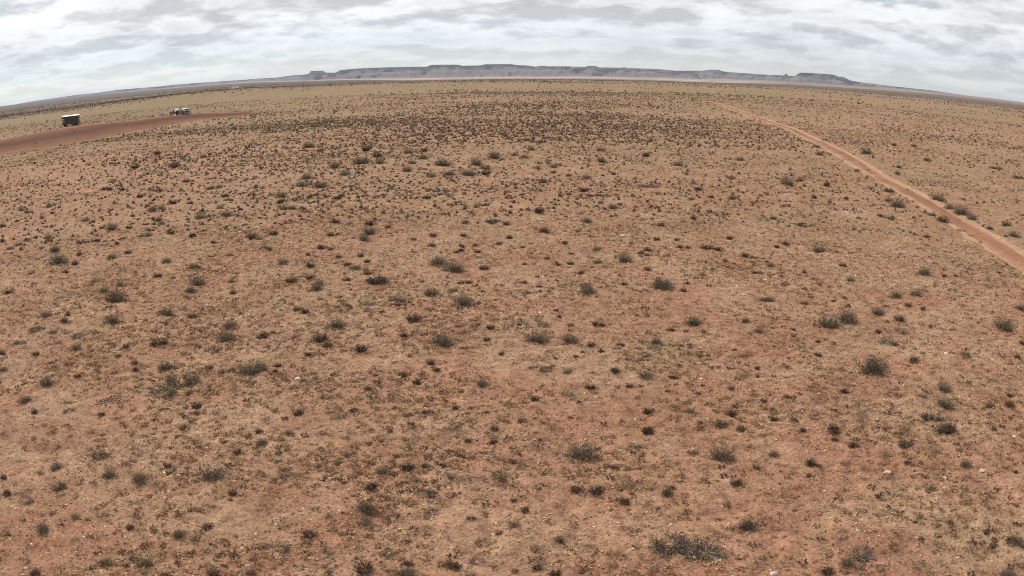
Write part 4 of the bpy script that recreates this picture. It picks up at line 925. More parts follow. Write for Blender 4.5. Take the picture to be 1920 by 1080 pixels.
# ------------------------------------------------------------------ materials
def new_mat(name):
    m = bpy.data.materials.new(name); m.use_nodes = True
    t = m.node_tree; b = t.nodes['Principled BSDF']
    return m, t, b
def obj_noise(t, scale, detail=4, rough=.55, coord='Object'):
    c = N(t, 'ShaderNodeTexCoord')
    n = N(t, 'ShaderNodeTexNoise', ins={'Scale': scale, 'Detail': detail, 'Roughness': rough})
    t.links.new(c.outputs[coord], n.inputs['Vector'])
    return n.outputs[0]
def soil_material(name, bump=1.0, speck=1.0):
    m, t, b = new_mat(name)
    at = N(t, 'ShaderNodeVertexColor', layer_name='tint')
    base = at.outputs[0]
    n1 = obj_noise(t, 0.35, 5, .6)                       # metre-scale patches
    base = mix(t, 1.0, base, ramp(t, n1, [(.3, (.90, .88, .88)), (.5, (1, 1, 1)), (.72, (1.10, 1.12, 1.13))]), 'MULTIPLY')
    n2 = obj_noise(t, 2.6, 6, .68)                       # crust and litter
    base = mix(t, speck, base, ramp(t, n2, [(.33, (.50, .48, .50)), (.46, (.96, .96, .96)), (.60, (1.16, 1.2, 1.22)), (.70, (1.45, 1.55, 1.6))]), 'MULTIPLY')
    n3 = obj_noise(t, 17.0, 4, .7)
    base = mix(t, speck * .8, base, ramp(t, n3, [(.34, (.52, .50, .52)), (.5, (1, 1, 1)), (.68, (1.35, 1.4, 1.42))]), 'MULTIPLY')
    t.links.new(base, b.inputs['Base Color'])
    b.inputs['Roughness'].default_value = 0.95
    b.inputs['Specular IOR Level'].default_value = 0.12
    hsum = math_node(t, 'ADD', math_node(t, 'MULTIPLY', n2, 1.0), math_node(t, 'MULTIPLY', n3, .4))
    bp = N(t, 'ShaderNodeBump', ins={'Strength': 0.8 * bump, 'Distance': 0.16})
    t.links.new(hsum, bp.inputs['Height']); t.links.new(bp.outputs[0], b.inputs['Normal'])
    return m
def plant_material(name, rough=.9):
    m, t, b = new_mat(name)
    at = N(t, 'ShaderNodeVertexColor', layer_name='tint')
    oi = N(t, 'ShaderNodeObjectInfo')
    tone = ramp(t, oi.outputs['Random'], [(0, (.78, .76, .74)), (.5, (1, 1, 1)), (1, (1.22, 1.2, 1.12))])
    n = obj_noise(t, 9.0, 3, .6)
    c = mix(t, 1.0, mix(t, 1.0, at.outputs[0], tone, 'MULTIPLY'), ramp(t, n, [(.3, .8), (.7, 1.2)]), 'MULTIPLY')
    t.links.new(c, b.inputs['Base Color'])
    b.inputs['Roughness'].default_value = rough
    b.inputs['Specular IOR Level'].default_value = 0.15
    return m
def paint_material(name, col, rough=.5, metal=0.0, dirt=.35):
    m, t, b = new_mat(name)
    n = obj_noise(t, 3.0, 6, .65)
    c = mix(t, ramp(t, n, [(.4, 0.0), (.75, dirt)]), col, (.36, .2, .13))
    t.links.new(c, b.inputs['Base Color'])
    b.inputs['Roughness'].default_value = rough; b.inputs['Metallic'].default_value = metal
    return m
MAT_SOIL = soil_material('red sandy soil')
MAT_TRACK = soil_material('graded red dirt', bump=.5, speck=.55)
MAT_PLANT = plant_material('dry plant')
def grass_material():
    m = plant_material('dry straw grass'); t = m.node_tree; b = t.nodes['Principled BSDF']
    col = b.inputs['Base Color'].links[0].from_socket
    tr = N(t, 'ShaderNodeBsdfTranslucent'); t.links.new(col, tr.inputs[0])
    mx = N(t, 'ShaderNodeMixShader', ins={'Fac': .42}); t.links.new(b.outputs[0], mx.inputs[1]); t.links.new(tr.outputs[0], mx.inputs[2])
    t.links.new(mx.outputs[0], t.nodes['Material Output'].inputs[0])
    return m
MAT_GRASS = grass_material()

# ------------------------------------------------------------------ ground
SAND = np.array((.288, .140, .083)); SANDP = np.array((.330, .194, .119)); STRAW = np.array((.198, .138, .076))
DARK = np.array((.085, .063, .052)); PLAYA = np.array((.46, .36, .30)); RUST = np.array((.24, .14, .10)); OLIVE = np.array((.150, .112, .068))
def cover_fraction(x, y):
    """how thickly dry grass covers the soil"""
    r = np.hypot(x, y); az = np.degrees(np.arctan2(x, y))
    s = np.interp(r, [0, 25, 45, 90, 160, 240, 300, 420, 600, 900], [.06, .1, .22, .42, .55, .68, .85, .85, .6, .5])
    s = s + .22 * sstep(-8, -22, az) * sstep(190, 260, r) * (1 - sstep(420, 520, r))
    s = s - .15 * sstep(16, 26, az) * sstep(120, 200, r)
    s = s + (fbm(x / 38, y / 38, 3) - .5) * .6 * sstep(20, 90, r) + (fbm(x / 3, y / 3 + 30, 3) - .5) * .45
    return np.clip(s, 0, 1)
def soil_colour(x, y):
    r = np.hypot(x, y); az = np.degrees(np.arctan2(x, y))
    p = np.clip((fbm(x / 1.6 + 50, y / 1.6, 4) - .36) * 3.0, 0, 1)[:, None] * .75 + .25 * np.clip((fbm(x / 9 + 50, y / 9, 2) - .3) * 2.5, 0, 1)[:, None]
    c = SAND * (1 - p) + SANDP * p
    s = cover_fraction(x, y)[:, None]
    c = c * (1 - s) + STRAW * s
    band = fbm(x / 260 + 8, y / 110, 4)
    o = (sstep(360, 620, r) * np.clip((band - .36) * 4, 0, 1) * .8)[:, None]
    c = c * (1 - o) + OLIVE * o
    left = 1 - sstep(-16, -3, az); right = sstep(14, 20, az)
    brown = left * sstep(430, 540, r) * (.95 - .5 * sstep(640, 760, r) * (1 - sstep(1000, 1500, r))) + (1 - left) * sstep(620, 1300, r) * .75  # far plain darkened: scrub belt, and cloud shadow painted into the soil colour
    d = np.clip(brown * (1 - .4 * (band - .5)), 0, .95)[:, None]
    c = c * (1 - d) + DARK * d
    r0 = np.interp(az, [-32, -19, -12, -6, 12, 20, 30], [12000, 6500, 4700, 3600, 3600, 3600, 4200])
    pale = sstep(r0, r0 * 1.25, r) * (1 - .6 * right) * np.clip(.45 + (fbm(x / 1100, y / 420, 4) - .45) * 2.6, .1, 1)
    pale = pale[:, None]
    c = c * (1 - pale) + PLAYA * pale
    ru = (sstep(r0 * .8, r0 * 1.3, r) * .5 * (1 - left) * np.clip((fbm(x / 800 + 5, y / 500, 3) - .3) * 2.5, 0, 1))[:, None]
    c = c * (1 - ru) + RUST * ru
    return c

az_cols = np.concatenate([np.linspace(-60, 60, 560), np.linspace(60, 300, 62)[1:-1]])
rows = np.concatenate([np.linspace(.4, 8.5, 14), np.geomspace(9, 140, 470), np.geomspace(142, 30000, 130)])
A, Rr = np.meshgrid(np.radians(az_cols), rows)
gx = (Rr * np.sin(A)).ravel(); gy = (Rr * np.cos(A)).ravel()
nc, nr = len(az_cols), len(rows)
gV = np.stack([gx, gy, ground_z(gx, gy)], 1)
ii = np.arange(nr - 1)[:, None] * nc; jj = np.arange(nc)[None, :]; j2 = (jj + 1) % nc
gF = np.stack([ii + jj, ii + nc + jj, ii + nc + j2, ii + j2], -1).reshape(-1, 4)[:, ::-1]
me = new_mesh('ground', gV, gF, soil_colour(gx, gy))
# close the small hole under the drone
ground = link('ground', me, MAT_SOIL, smooth=True)
tag(ground, 'wide plain of red sandy soil with dry grass', kind='structure')
cap = link('ground_patch', new_mesh('ground_patch', np.vstack([[0, 0, gz(0, 0)], gV[:nc]]), np.stack([np.zeros(nc, int), 1 + np.arange(nc), 1 + (np.arange(nc) + 1) % nc], 1)[:, ::-1], np.tile(SAND, (nc + 1, 1))), MAT_SOIL)
tag(cap, 'bare soil straight below the camera', kind='structure')

# ------------------------------------------------------------------ dirt track and graded strip
def resample(P, step):
    P = np.array(P, float)
    # Catmull-Rom through the surveyed points
    Q = np.vstack([2 * P[0] - P[1], P, 2 * P[-1] - P[-2]]); out = []
    for k in range(1, len(Q) - 2):
        n = max(2, int(np.hypot(*(Q[k + 1] - Q[k])) / step)); t = np.linspace(0, 1, n, endpoint=False)[:, None]
        a, b, c, d = Q[k - 1], Q[k], Q[k + 1], Q[k + 2]
        out.append(.5 * (2 * b + (c - a) * t + (2 * a - 5 * b + 4 * c - d) * t ** 2 + (3 * b - a - 3 * c + d) * t ** 3))
    out.append(P[-1:])
    return np.vstack(out)
def strip(name, P, profile, wob=.25):
    """profile: (offset, lift, colour) across the track"""
    T = np.gradient(P, axis=0); T /= np.hypot(T[:, 0], T[:, 1])[:, None]; Nn = np.stack([T[:, 1], -T[:, 0]], 1)
    s = np.concatenate([[0], np.cumsum(np.hypot(*np.diff(P, axis=0).T))])
    V = []; C = []
    for k, (o, h, c) in enumerate(profile):
        w = (vnoise(s / 1.7 + 13 * k, np.full_like(s, k * 3.3)) - .5) * wob * 2 + (vnoise(s / 9 + 5 * k, np.full_like(s, 40.)) - .5) * wob * 2
        q = P + Nn * (o + w)[:, None]
        V.append(np.stack([q[:, 0], q[:, 1], terrain(q[:, 0], q[:, 1]) + h + (vnoise(s / .8, np.full_like(s, k * 2.)) - .5) * .03], 1))
        f = (vnoise(s / 4 + 9 * k, np.full_like(s, 7.)) * .3 + .85)[:, None]
        C.append(np.array(c)[None] * f)
    n = len(P); m = len(profile)
    V = np.stack(V, 1).reshape(-1, 3); C = np.stack(C, 1).reshape(-1, 3)
    a = (np.arange(n - 1)[:, None] * m + np.arange(m - 1)[None]).ravel()
    Fq = np.stack([a, a + 1, a + m + 1, a + m], 1)
    return new_mesh(name, V, Fq, C)
TR, TP, TD = (.29, .148, .085), (.34, .198, .118), (.235, .108, .064)
road_P = resample(ROAD, 1.0)
road = link('dirt_track', strip('dirt_track', road_P, [(-1.6, -.10, SAND), (-1.25, .05, SANDP), (-.95, .035, TP), (-.68, .01, TR), (-.35, .035, TD), (0, .05, TD), (.32, .03, TD), (.6, .01, TP), (.95, .03, TP), (1.28, .05, SANDP), (1.65, -.10, SAND)], .17), MAT_TRACK, smooth=True)
tag(road, 'straight red two-wheel dirt track crossing the plain to the right', kind='structure')
ct = resample(CLEAR_TOP, 3.0); cb = resample(CLEAR_BOTTOM, 3.0)
K = 260
def along(P, n):
    s = np.concatenate([[0], np.cumsum(np.hypot(*np.diff(P, axis=0).T))]); q = np.linspace(0, s[-1], n)
    return np.stack([np.interp(q, s, P[:, 0]), np.interp(q, s, P[:, 1])], 1)
ct = along(ct, K); cb = along(cb, K)
M = 22
vv = np.linspace(0, 1, M)
cV = np.zeros((K, M, 3)); cC = np.zeros((K, M, 3))
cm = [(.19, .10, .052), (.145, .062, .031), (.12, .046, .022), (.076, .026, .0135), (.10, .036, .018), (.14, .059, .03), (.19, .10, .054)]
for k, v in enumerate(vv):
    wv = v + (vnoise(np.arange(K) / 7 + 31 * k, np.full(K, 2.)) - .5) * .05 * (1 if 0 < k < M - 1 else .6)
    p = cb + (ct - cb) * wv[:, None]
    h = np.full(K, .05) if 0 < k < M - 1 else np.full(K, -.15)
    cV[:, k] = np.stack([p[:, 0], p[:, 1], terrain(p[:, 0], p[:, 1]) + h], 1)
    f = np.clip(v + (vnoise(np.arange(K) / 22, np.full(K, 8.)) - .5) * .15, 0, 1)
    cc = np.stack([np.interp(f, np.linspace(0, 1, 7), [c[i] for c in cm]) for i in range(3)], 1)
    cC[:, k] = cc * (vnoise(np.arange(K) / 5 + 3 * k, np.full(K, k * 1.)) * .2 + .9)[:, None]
a = (np.arange(K - 1)[:, None] * M + np.arange(M - 1)[None]).ravel()
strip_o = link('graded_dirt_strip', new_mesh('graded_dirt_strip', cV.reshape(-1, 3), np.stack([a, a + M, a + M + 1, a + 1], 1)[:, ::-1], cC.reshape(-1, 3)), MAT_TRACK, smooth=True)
tag(strip_o, 'bare red graded dirt strip on the left', kind='structure')

# ------------------------------------------------------------------ mesas
def mesa_material():
    m, t, b = new_mat('banded mesa rock')
    g = N(t, 'ShaderNodeNewGeometry')
    s = N(t, 'ShaderNodeSeparateXYZ'); t.links.new(g.outputs['Position'], s.inputs[0])
    n = N(t, 'ShaderNodeTexNoise', ins={'Scale': .0022, 'Detail': 6, 'Roughness': .6}); t.links.new(g.outputs['Position'], n.inputs['Vector'])
    h = math_node(t, 'ADD', math_node(t, 'MULTIPLY', s.outputs[2], .0068), math_node(t, 'MULTIPLY', n.outputs[0], .42))
    c = ramp(t, h, [(.0, (.17, .122, .108)), (.10, (.13, .10, .093)), (.20, (.115, .092, .09)), (.34, (.13, .108, .105)), (.42, (.175, .148, .138)), (.47, (.115, .097, .097)), (.60, (.135, .113, .108)), (.68, (.165, .14, .13)), (.73, (.10, .083, .083)), (.9, (.095, .083, .072))])
    n2 = N(t, 'ShaderNodeTexNoise', ins={'Scale': .02, 'Detail': 6, 'Roughness': .65}); t.links.new(g.outputs['Position'], n2.inputs['Vector'])
    n3 = N(t, 'ShaderNodeTexNoise', ins={'Scale': .0035, 'Detail': 5, 'Roughness': .6}); t.links.new(g.outputs['Position'], n3.inputs['Vector'])
    c = mix(t, ramp(t, n3.outputs[0], [(.60, 0.0), (.70, .4)]), c, (.28, .235, .215))
    c = mix(t, 1.0, c, ramp(t, n2.outputs[0], [(.3, .75), (.7, 1.25)]), 'MULTIPLY')
    t.links.new(c, b.inputs['Base Color']); b.inputs['Roughness'].default_value = 1.0; b.inputs['Specular IOR Level'].default_value = .05
    return m
MAT_MESA = mesa_material()
MPROF = [(760, -.06), (560, .02), (430, .09), (330, .17), (250, .26), (180, .37), (125, .48), (85, .57), (62, .61), (55, .70), (38, .73), (30, .80), (24, .93), (10, 1.0), (-60, 1.0), (-700, 1.0), (-1100, .4), (-1500, -.1)]
def mesa(name, crest, label, seed, spread=1.0):
    C = np.array(crest, float)
    s = np.concatenate([[0], np.cumsum(np.hypot(*np.diff(C[:, :2], axis=0).T))])
    n = max(30, int(s[-1] / 16)); q = np.linspace(0, s[-1], n)
    X, Y, Zt = (np.interp(q, s, C[:, k]) for k in range(3))
    B = terrain(X, Y) - 2
    rr = np.hypot(X, Y); ux, uy = -X / rr, -Y / rr
    V = np.zeros((n, len(MPROF), 3))
    for k, (d, f) in enumerate(MPROF):
        g = fbm(q / 210 + seed, np.full(n, seed + k * .10), 4) - .5
        g2 = fbm(q / 55 + seed * 2, np.full(n, seed + k * .25), 3) - .5
        dd = d * spread * (np.clip((Zt - B) / 110, .3, 1.4)) if d > 0 else np.full(n, float(d))
        if d > 0: dd = dd * (1 + 1.5 * g + .8 * g2) + 90 * g
        z = B + (Zt - B) * np.clip(f + (.16 * g2 + .1 * g if .05 < f < .95 and d > 0 else 0), -1, 1)
        V[:, k] = np.stack([X + ux * dd, Y + uy * dd, z], 1)
    V[0, :, 2] = np.minimum(V[0, :, 2], B[0]); V[-1, :, 2] = np.minimum(V[-1, :, 2], B[-1])
    m = len(MPROF); a = (np.arange(n - 1)[:, None] * m + np.arange(m - 1)[None]).ravel()
    o = link(name, new_mesh(name, V.reshape(-1, 3), np.stack([a, a + m, a + m + 1, a + 1], 1)), MAT_MESA)
    tag(o, label, kind='structure')
    return o
for k, (nm, lab, crest, spread) in enumerate(MESAS): mesa(nm, crest, lab, 3.7 * k + 1.3, spread)

# ------------------------------------------------------------------ plants: shapes
def blades(rng, n, base_r, spread_lo, spread_hi, length, width, bend, cols, seg=3, squash=1.0, lift=0.0):
    """n tapering twigs fanning out of a root patch; returns V, F(tri), C"""
    az = rng.random(n) * 2 * math.pi; el = np.radians(90 - (spread_lo + (spread_hi - spread_lo) * rng.random(n) ** .8))
    L = length * (.55 + .5 * rng.random(n)); w = width * (.6 + .8 * rng.random(n))
    br = base_r * np.sqrt(rng.random(n)); ba = az + rng.normal(0, .5, n)
    P = np.stack([br * np.cos(ba), br * np.sin(ba), np.full(n, -.02 + lift)], 1)
    D = np.stack([np.cos(az) * np.cos(el), np.sin(az) * np.cos(el), np.sin(el)], 1)
    ro = rng.random(n) * math.pi
    S = np.stack([np.cos(ro), np.sin(ro), np.zeros(n)], 1)
    S = S - D * (S * D).sum(1)[:, None]; S /= np.linalg.norm(S, axis=1)[:, None] + 1e-6
    pts = [P]; d = D.copy()
    for k in range(seg):
        d = d + rng.normal(0, bend, (n, 3)) + np.array([0, 0, -bend * .6]); d /= np.linalg.norm(d, axis=1)[:, None]
        pts.append(pts[-1] + d * (L / seg)[:, None])
    V = []; 
    for k, p in enumerate(pts):
        ww = (w * (1 - k / seg) * .5)[:, None]
        if k < seg: V += [p - S * ww, p + S * ww]
        else: V += [p]
    m = 2 * seg + 1
    V = np.stack(V, 1).reshape(-1, 3)
    F = []
    for k in range(seg):
        a = 2 * k
        if k < seg - 1: F += [(a, a + 1, a + 3), (a, a + 3, a + 2)]
        else: F += [(a, a + 1, a + 2)]
    F = (np.arange(n)[:, None, None] * m + np.array(F)[None]).reshape(-1, 3)
    C = np.repeat(np.array(cols)[rng.integers(0, len(cols), n)], m, 0)
    V[:, 2] *= squash
    return V, F, C, pts
def leaves(rng, pts, n, size, cols, squash=1.0, jitter=.03):
    """small leaf faces along the outer part of the twigs"""
    P = np.stack(pts, 1); nb, s, _ = P.shape
    b = rng.integers(0, nb, n); t = (.25 + .75 * rng.random(n) ** .7) * (s - 1); k = np.minimum(t.astype(int), s - 2); u = (t - k)[:, None]
    c = P[b, k] * (1 - u) + P[b, k + 1] * u + rng.normal(0, jitter, (n, 3)); c[:, 2] = np.maximum(c[:, 2], 0) * squash
    d1 = rng.normal(0, 1, (n, 3)); d1[:, 2] = np.abs(d1[:, 2]) + .3; d1 /= np.linalg.norm(d1, axis=1)[:, None]
    d2 = np.cross(d1, rng.normal(0, 1, (n, 3))); d2 /= np.linalg.norm(d2, axis=1)[:, None] + 1e-6
    sz = size * (.6 + .9 * rng.random(n))[:, None]
    V = np.stack([c - d2 * sz * .35, c + d2 * sz * .35, c + d1 * sz], 1).reshape(-1, 3)
    F = np.arange(3 * n).reshape(-1, 3)
    C = np.repeat(np.array(cols)[rng.integers(0, len(cols), n)] * (.8 + .4 * rng.random((n, 1))), 3, 0)
    return V, F, C
def normalise(parts, width=1.0):
    A = np.vstack([p[0] for p in parts]); w = .5 * (np.percentile(A[:, 0], 98) - np.percentile(A[:, 0], 2) + np.percentile(A[:, 1], 98) - np.percentile(A[:, 1], 2))
    return [(p[0] * (width / w), p[1], p[2]) for p in parts]
WOOD = [(.135, .105, .088), (.10, .08, .07), (.18, .145, .12)]
GREYW = [(.25, .20, .15), (.16, .124, .094), (.32, .26, .20), (.10, .076, .058)]
SAGE = [(.165, .130, .085), (.115, .09, .06), (.205, .162, .108), (.08, .063, .045), (.25, .20, .135)]
DARKB = [(.078, .050, .037), (.105, .066, .046), (.055, .038, .030), (.14, .083, .055)]
PALE = [(.33, .29, .21), (.26, .23, .16), (.40, .35, .26), (.20, .18, .13)]
CHAR = [(.055, .047, .042), (.04, .035, .033), (.08, .066, .056), (.12, .10, .085)]
WHITE = [(.46, .42, .34), (.38, .34, .27), (.52, .48, .40)]
def plant(kind, seed):
    """list of (part name, V, F, C) for a plant one metre wide"""
    rng = np.random.default_rng(seed)
    if kind == 'S':
        V, F, C, p = blades(rng, 230, .17, 2, 78, .62, .024, .16, WOOD + SAGE[:3] + GREYW[:3], squash=.92)
        Lf = leaves(rng, p, 1000, .045, SAGE, .92)
    elif kind == 'D':
        V, F, C, p = blades(rng, 150, .24, 0, 66, .62, .030, .10, DARKB, squash=1.0)
        Lf = leaves(rng, p, 420, .075, DARKB, 1.0, .04)
    elif kind == 'M':
        V, F, C, p = blades(rng, 260, .34, 25, 88, .52, .028, .22, GREYW[1:2] + GREYW[3:] + WOOD, squash=.7)
        Lf = leaves(rng, p, 620, .055, [(.13, .10, .075), (.09, .07, .055), (.18, .145, .105)], .65, .05)
    elif kind == 'G':
        V, F, C, p = blades(rng, 120, .24, 5, 80, .5, .022, .14, PALE + GREYW[:2], squash=.62)
        Lf = leaves(rng, p, 380, .06, PALE + SAGE[:2], .62, .04)
    elif kind == 'X':
        V, F, C, p = blades(rng, 460, .34, 10, 86, .62, .026, .24, GREYW + GREYW[:3] + WOOD, seg=5, squash=.8)
        Lf = leaves(rng, p, 600, .05, [(.13, .105, .088), (.09, .075, .065)], .5, .02)
    elif kind == 'F':
        V, F, C, p = blades(rng, 330, .42, 45, 88, .42, .020, .20, CHAR, squash=.42)
        Lf = leaves(rng, p, 900, .06, CHAR, .42, .05)
    elif kind == 'E':
        V, F, C, p = blades(rng, 360, .34, 5, 86, .52, .020, .18, CHAR, squash=.66)
        Lf = leaves(rng, p, 1000, .06, CHAR, .66, .05)
    elif kind == 'W':
        V, F, C, p = blades(rng, 160, .30, 0, 84, .46, .03, .12, WHITE + PALE[:1], squash=.8)
        Lf = leaves(rng, p, 600, .06, WHITE + PALE[:2], .8, .04)
    (Va, Fa, Ca), (Vb, Fb, Cb) = normalise([(V, F, C), Lf])
    return [('branches', Va, Fa, Ca), ('leaves', Vb, Fb, Cb)]
def join_parts(parts):
    V = []; F = []; C = []; n = 0
    for _, v, f, c in parts: V.append(v); F.append(f + n); C.append(c); n += len(v)
    return np.vstack(V), np.vstack(F), np.vstack(C)
NVAR = {'S': 7, 'D': 7, 'M': 5, 'G': 5, 'X': 2, 'F': 3, 'E': 1, 'W': 2}
SPLIT, WHOLE = {}, {}
for kd, nv in NVAR.items():
    for v in range(nv):
        pr = plant(kd, 100 * ord(kd) + v)
        SPLIT[kd, v] = [(nm, new_mesh('plant_' + nm, V, F, C)) for nm, V, F, C in pr]
        for nm_, mm in SPLIT[kd, v]: mm.materials.append(MAT_GRASS if nm_ == 'leaves' and kd in 'SGW' else MAT_PLANT)
        wm = new_mesh('plant', *join_parts(pr)); wm.materials.append(MAT_GRASS if kd in 'SGW' else MAT_PLANT); WHOLE[kd, v] = wm

# ------------------------------------------------------------------ surveyed plants and stones
PNAME = {'S': 'grey_shrub', 'D': 'dark_shrub', 'M': 'prostrate_shrub', 'G': 'pale_grass_clump', 'X': 'dead_shrub', 'F': 'charred_shrub_mat', 'E': 'charred_shrub', 'W': 'whitish_cushion_plant'}
PCAT = {'S': 'shrub', 'D': 'shrub', 'M': 'shrub', 'G': 'grass clump', 'X': 'dead shrub', 'F': 'shrub', 'E': 'shrub', 'W': 'plant'}
PGROUP = {'S': 'grey green shrubs on the plain', 'D': 'small dark shrubs on the plain', 'M': 'low creeping grey shrubs', 'G': 'pale dry grass clumps', 'X': 'dead twiggy shrubs', 'F': 'flat charred shrub mats', 'E': 'charred shrubs', 'W': 'whitish cushion plants'}
HSC = {'S': (.75, 1.15), 'D': (.75, 1.2), 'M': (.7, 1.1), 'G': (.7, 1.1), 'X': (.9, 1.1), 'F': (.8, 1.1), 'E': (1., 1.), 'W': (.8, 1.)}
rnd = random.Random(11)
counter = {}
for kd, x, y, w, split, label in PLANTS:
    k = counter.get(kd, 0); counter[kd] = k + 1
    v = k % NVAR[kd]
    if label is None: continue
    z = gz(x, y) - .015
    wide = w * rnd.uniform(1.0, 1.2)
    sc = (wide, wide * rnd.uniform(.72, 1.0), wide * rnd.uniform(*HSC[kd]))
    rz = rnd.uniform(-.9, .9) + (math.pi if rnd.random() < .5 else 0)
    if split:
        o = empty(PNAME[kd], (x, y, z), rz); o.scale = sc
        for nm, mm in SPLIT[kd, v]:
            c = bpy.data.objects.new(nm, mm); COL.objects.link(c); c.parent = o
    else:
        o = bpy.data.objects.new(PNAME[kd], WHOLE[kd, v]); COL.objects.link(o)
        o.location = (x, y, z); o.rotation_euler = (0, 0, rz); o.scale = sc
    tag(o, label, PCAT[kd], PGROUP[kd])

MAT_ROCK, t_, b_ = new_mat('pale sandstone')
t_.links.new(mix(t_, 1.0, (.46, .36, .28), ramp(t_, obj_noise(t_, 7, 6, .65), [(.3, .7), (.65, 1.2)]), 'MULTIPLY'), b_.inputs['Base Color'])
b_.inputs['Roughness'].default_value = .9
import bmesh
def rock_mesh(seed, w):
    rng = random.Random(seed)
    bm = bmesh.new(); bmesh.ops.create_icosphere(bm, subdivisions=2, radius=.5)
    pl = [(Vector((rng.uniform(-1, 1), rng.uniform(-1, 1), rng.uniform(-.6, 1))).normalized(), rng.uniform(.26, .42)) for _ in range(9)]
    for vtx in bm.verts:
        for nrm, dd in pl:
            e = vtx.co.dot(nrm) - dd
            if e > 0: vtx.co -= nrm * e
        vtx.co *= w * 1.2; vtx.co.z *= .55; vtx.co.x *= 1.15
    m = bpy.data.meshes.new('stone'); bm.to_mesh(m); bm.free(); m.materials.append(MAT_ROCK)
    return m
for k, (x, y, w, label) in enumerate(STONES):
    o = link('pale_stone', rock_mesh(k, w)); o.location = (x, y, gz(x, y) + w * .08); o.rotation_euler = (0, 0, k * 1.7)
    tag(o, label, 'stone', 'pale stones on the red soil')

def stick_mesh(seed, w):
    """a fallen crooked branch with side twigs, each a four-sided tapering tube"""
    rng = np.random.default_rng(seed); V = []; F = []
    def tube(p, d, L, r, depth):
        n = 6; pts = [np.array(p, float)]; d = np.array(d, float)
        for k in range(n):
            d = d + rng.normal(0, .22, 3) * np.array([1, 1, .35]); d /= np.linalg.norm(d); q = pts[-1] + d * L / n
            q[2] = max(q[2], .01); pts.append(q)
        b0 = len(V)
        for k, q in enumerate(pts):
            rr = r * (1 - .8 * k / n); s = np.cross(d, [0, 0, 1]); s /= np.linalg.norm(s) + 1e-6; u = np.cross(s, d)
            for a in range(4):
                V.append(q + s * rr * math.cos(a * math.pi / 2) + u * rr * math.sin(a * math.pi / 2))
        for k in range(n):
            for a in range(4): F.append((b0 + 4 * k + a, b0 + 4 * k + (a + 1) % 4, b0 + 4 * k + 4 + (a + 1) % 4, b0 + 4 * k + 4 + a))
        if depth:
            for k in range(1, n):
                if rng.random() < .8:
                    a = rng.choice([-1, 1]) * rng.uniform(.4, 1.0); c, s_ = math.cos(a), math.sin(a)
                    tube(pts[k], (d[0] * c - d[1] * s_, d[0] * s_ + d[1] * c, .15), L * .42, r * .6, depth - 1)
    for k in range(3): tube((-.45 * w + .1 * k * w, (.12 * k - .1) * w, .03 * w), (1, .25 * k - .2, .06), w * .9, .013 * w, 1)
    return new_mesh('fallen_branch', np.array(V), np.array(F), np.tile(np.array((.085, .066, .056)), (len(V), 1)))
for k, (x, y, w, label) in enumerate(STICKS):
    o = link('fallen_branch', stick_mesh(50 + k, w), MAT_PLANT); o.location = (x, y, gz(x, y)); o.rotation_euler = (0, 0, .15 + .2 * k)
    tag(o, label, 'dead branch', 'fallen dead branches')

# ------------------------------------------------------------------ uncountable cover: tufts and scrub
def scatter(rng, r0, r1, density, azlim=50):
    n = int(density * .5 * (r1 * r1 - r0 * r0) * 2 * math.radians(azlim))
    r = np.sqrt(r0 * r0 + (r1 * r1 - r0 * r0) * rng.random(n)); a = np.radians((rng.random(n) * 2 - 1) * azlim)
    return r * np.sin(a), r * np.cos(a)
def instance_mesh(rng, templates, x, y, z, size, tall, cols):
    """copies of the template tufts joined in one mesh; one colour for each copy, varied blade by blade"""
    Vs = []; Cs = []; which = rng.integers(0, len(templates), len(x))
    for k, (V, shade) in enumerate(templates):
        i = np.where(which == k)[0]
        if not len(i): continue
        a = rng.random(len(i)) * 2 * math.pi; c, s = np.cos(a), np.sin(a)
        X = V[None, :, 0] * c[:, None] - V[None, :, 1] * s[:, None]; Y = V[None, :, 0] * s[:, None] + V[None, :, 1] * c[:, None]
        W = np.stack([X * size[i][:, None] + x[i][:, None], Y * size[i][:, None] + y[i][:, None], V[None, :, 2] * (size[i] * tall[i])[:, None] + z[i][:, None]], -1)
        Vs.append(W.reshape(-1, 3)); Cs.append((cols[i][:, None, :] * shade[None, :, None]).reshape(-1, 3))
    V = np.vstack(Vs); C = np.vstack(Cs)
    return V, C
def tuft_template(rng, n, spread, width, leafy=0.0):
    a = rng.random(n) * 2 * math.pi; e = np.radians(90 - spread * rng.random(n) ** .7); L = .5 + .5 * rng.random(n)
    b = np.stack([np.cos(a + rng.normal(0, .6, n)), np.sin(a), np.zeros(n)], 1) * (.22 * np.sqrt(rng.random(n)))[:, None]
    d = np.stack([np.cos(a) * np.cos(e), np.sin(a) * np.cos(e), np.sin(e)], 1)
    s = np.stack([-np.sin(a + rng.normal(0, .7, n)), np.cos(a), np.zeros(n)], 1) * (width * (.6 + .8 * rng.random(n)))[:, None]
    tip = b + d * (L * .5)[:, None]
    if leafy:   # a share of the faces float on the twigs as leaf clumps
        k = rng.random(n) < leafy; b[k] = b[k] + d[k] * .22; 
    V = np.stack([b - s, b + s, tip], 1).reshape(-1, 3); V[:, 2] = np.maximum(V[:, 2], -.05)
    return V, np.repeat(.75 + .5 * rng.random(n), 3)
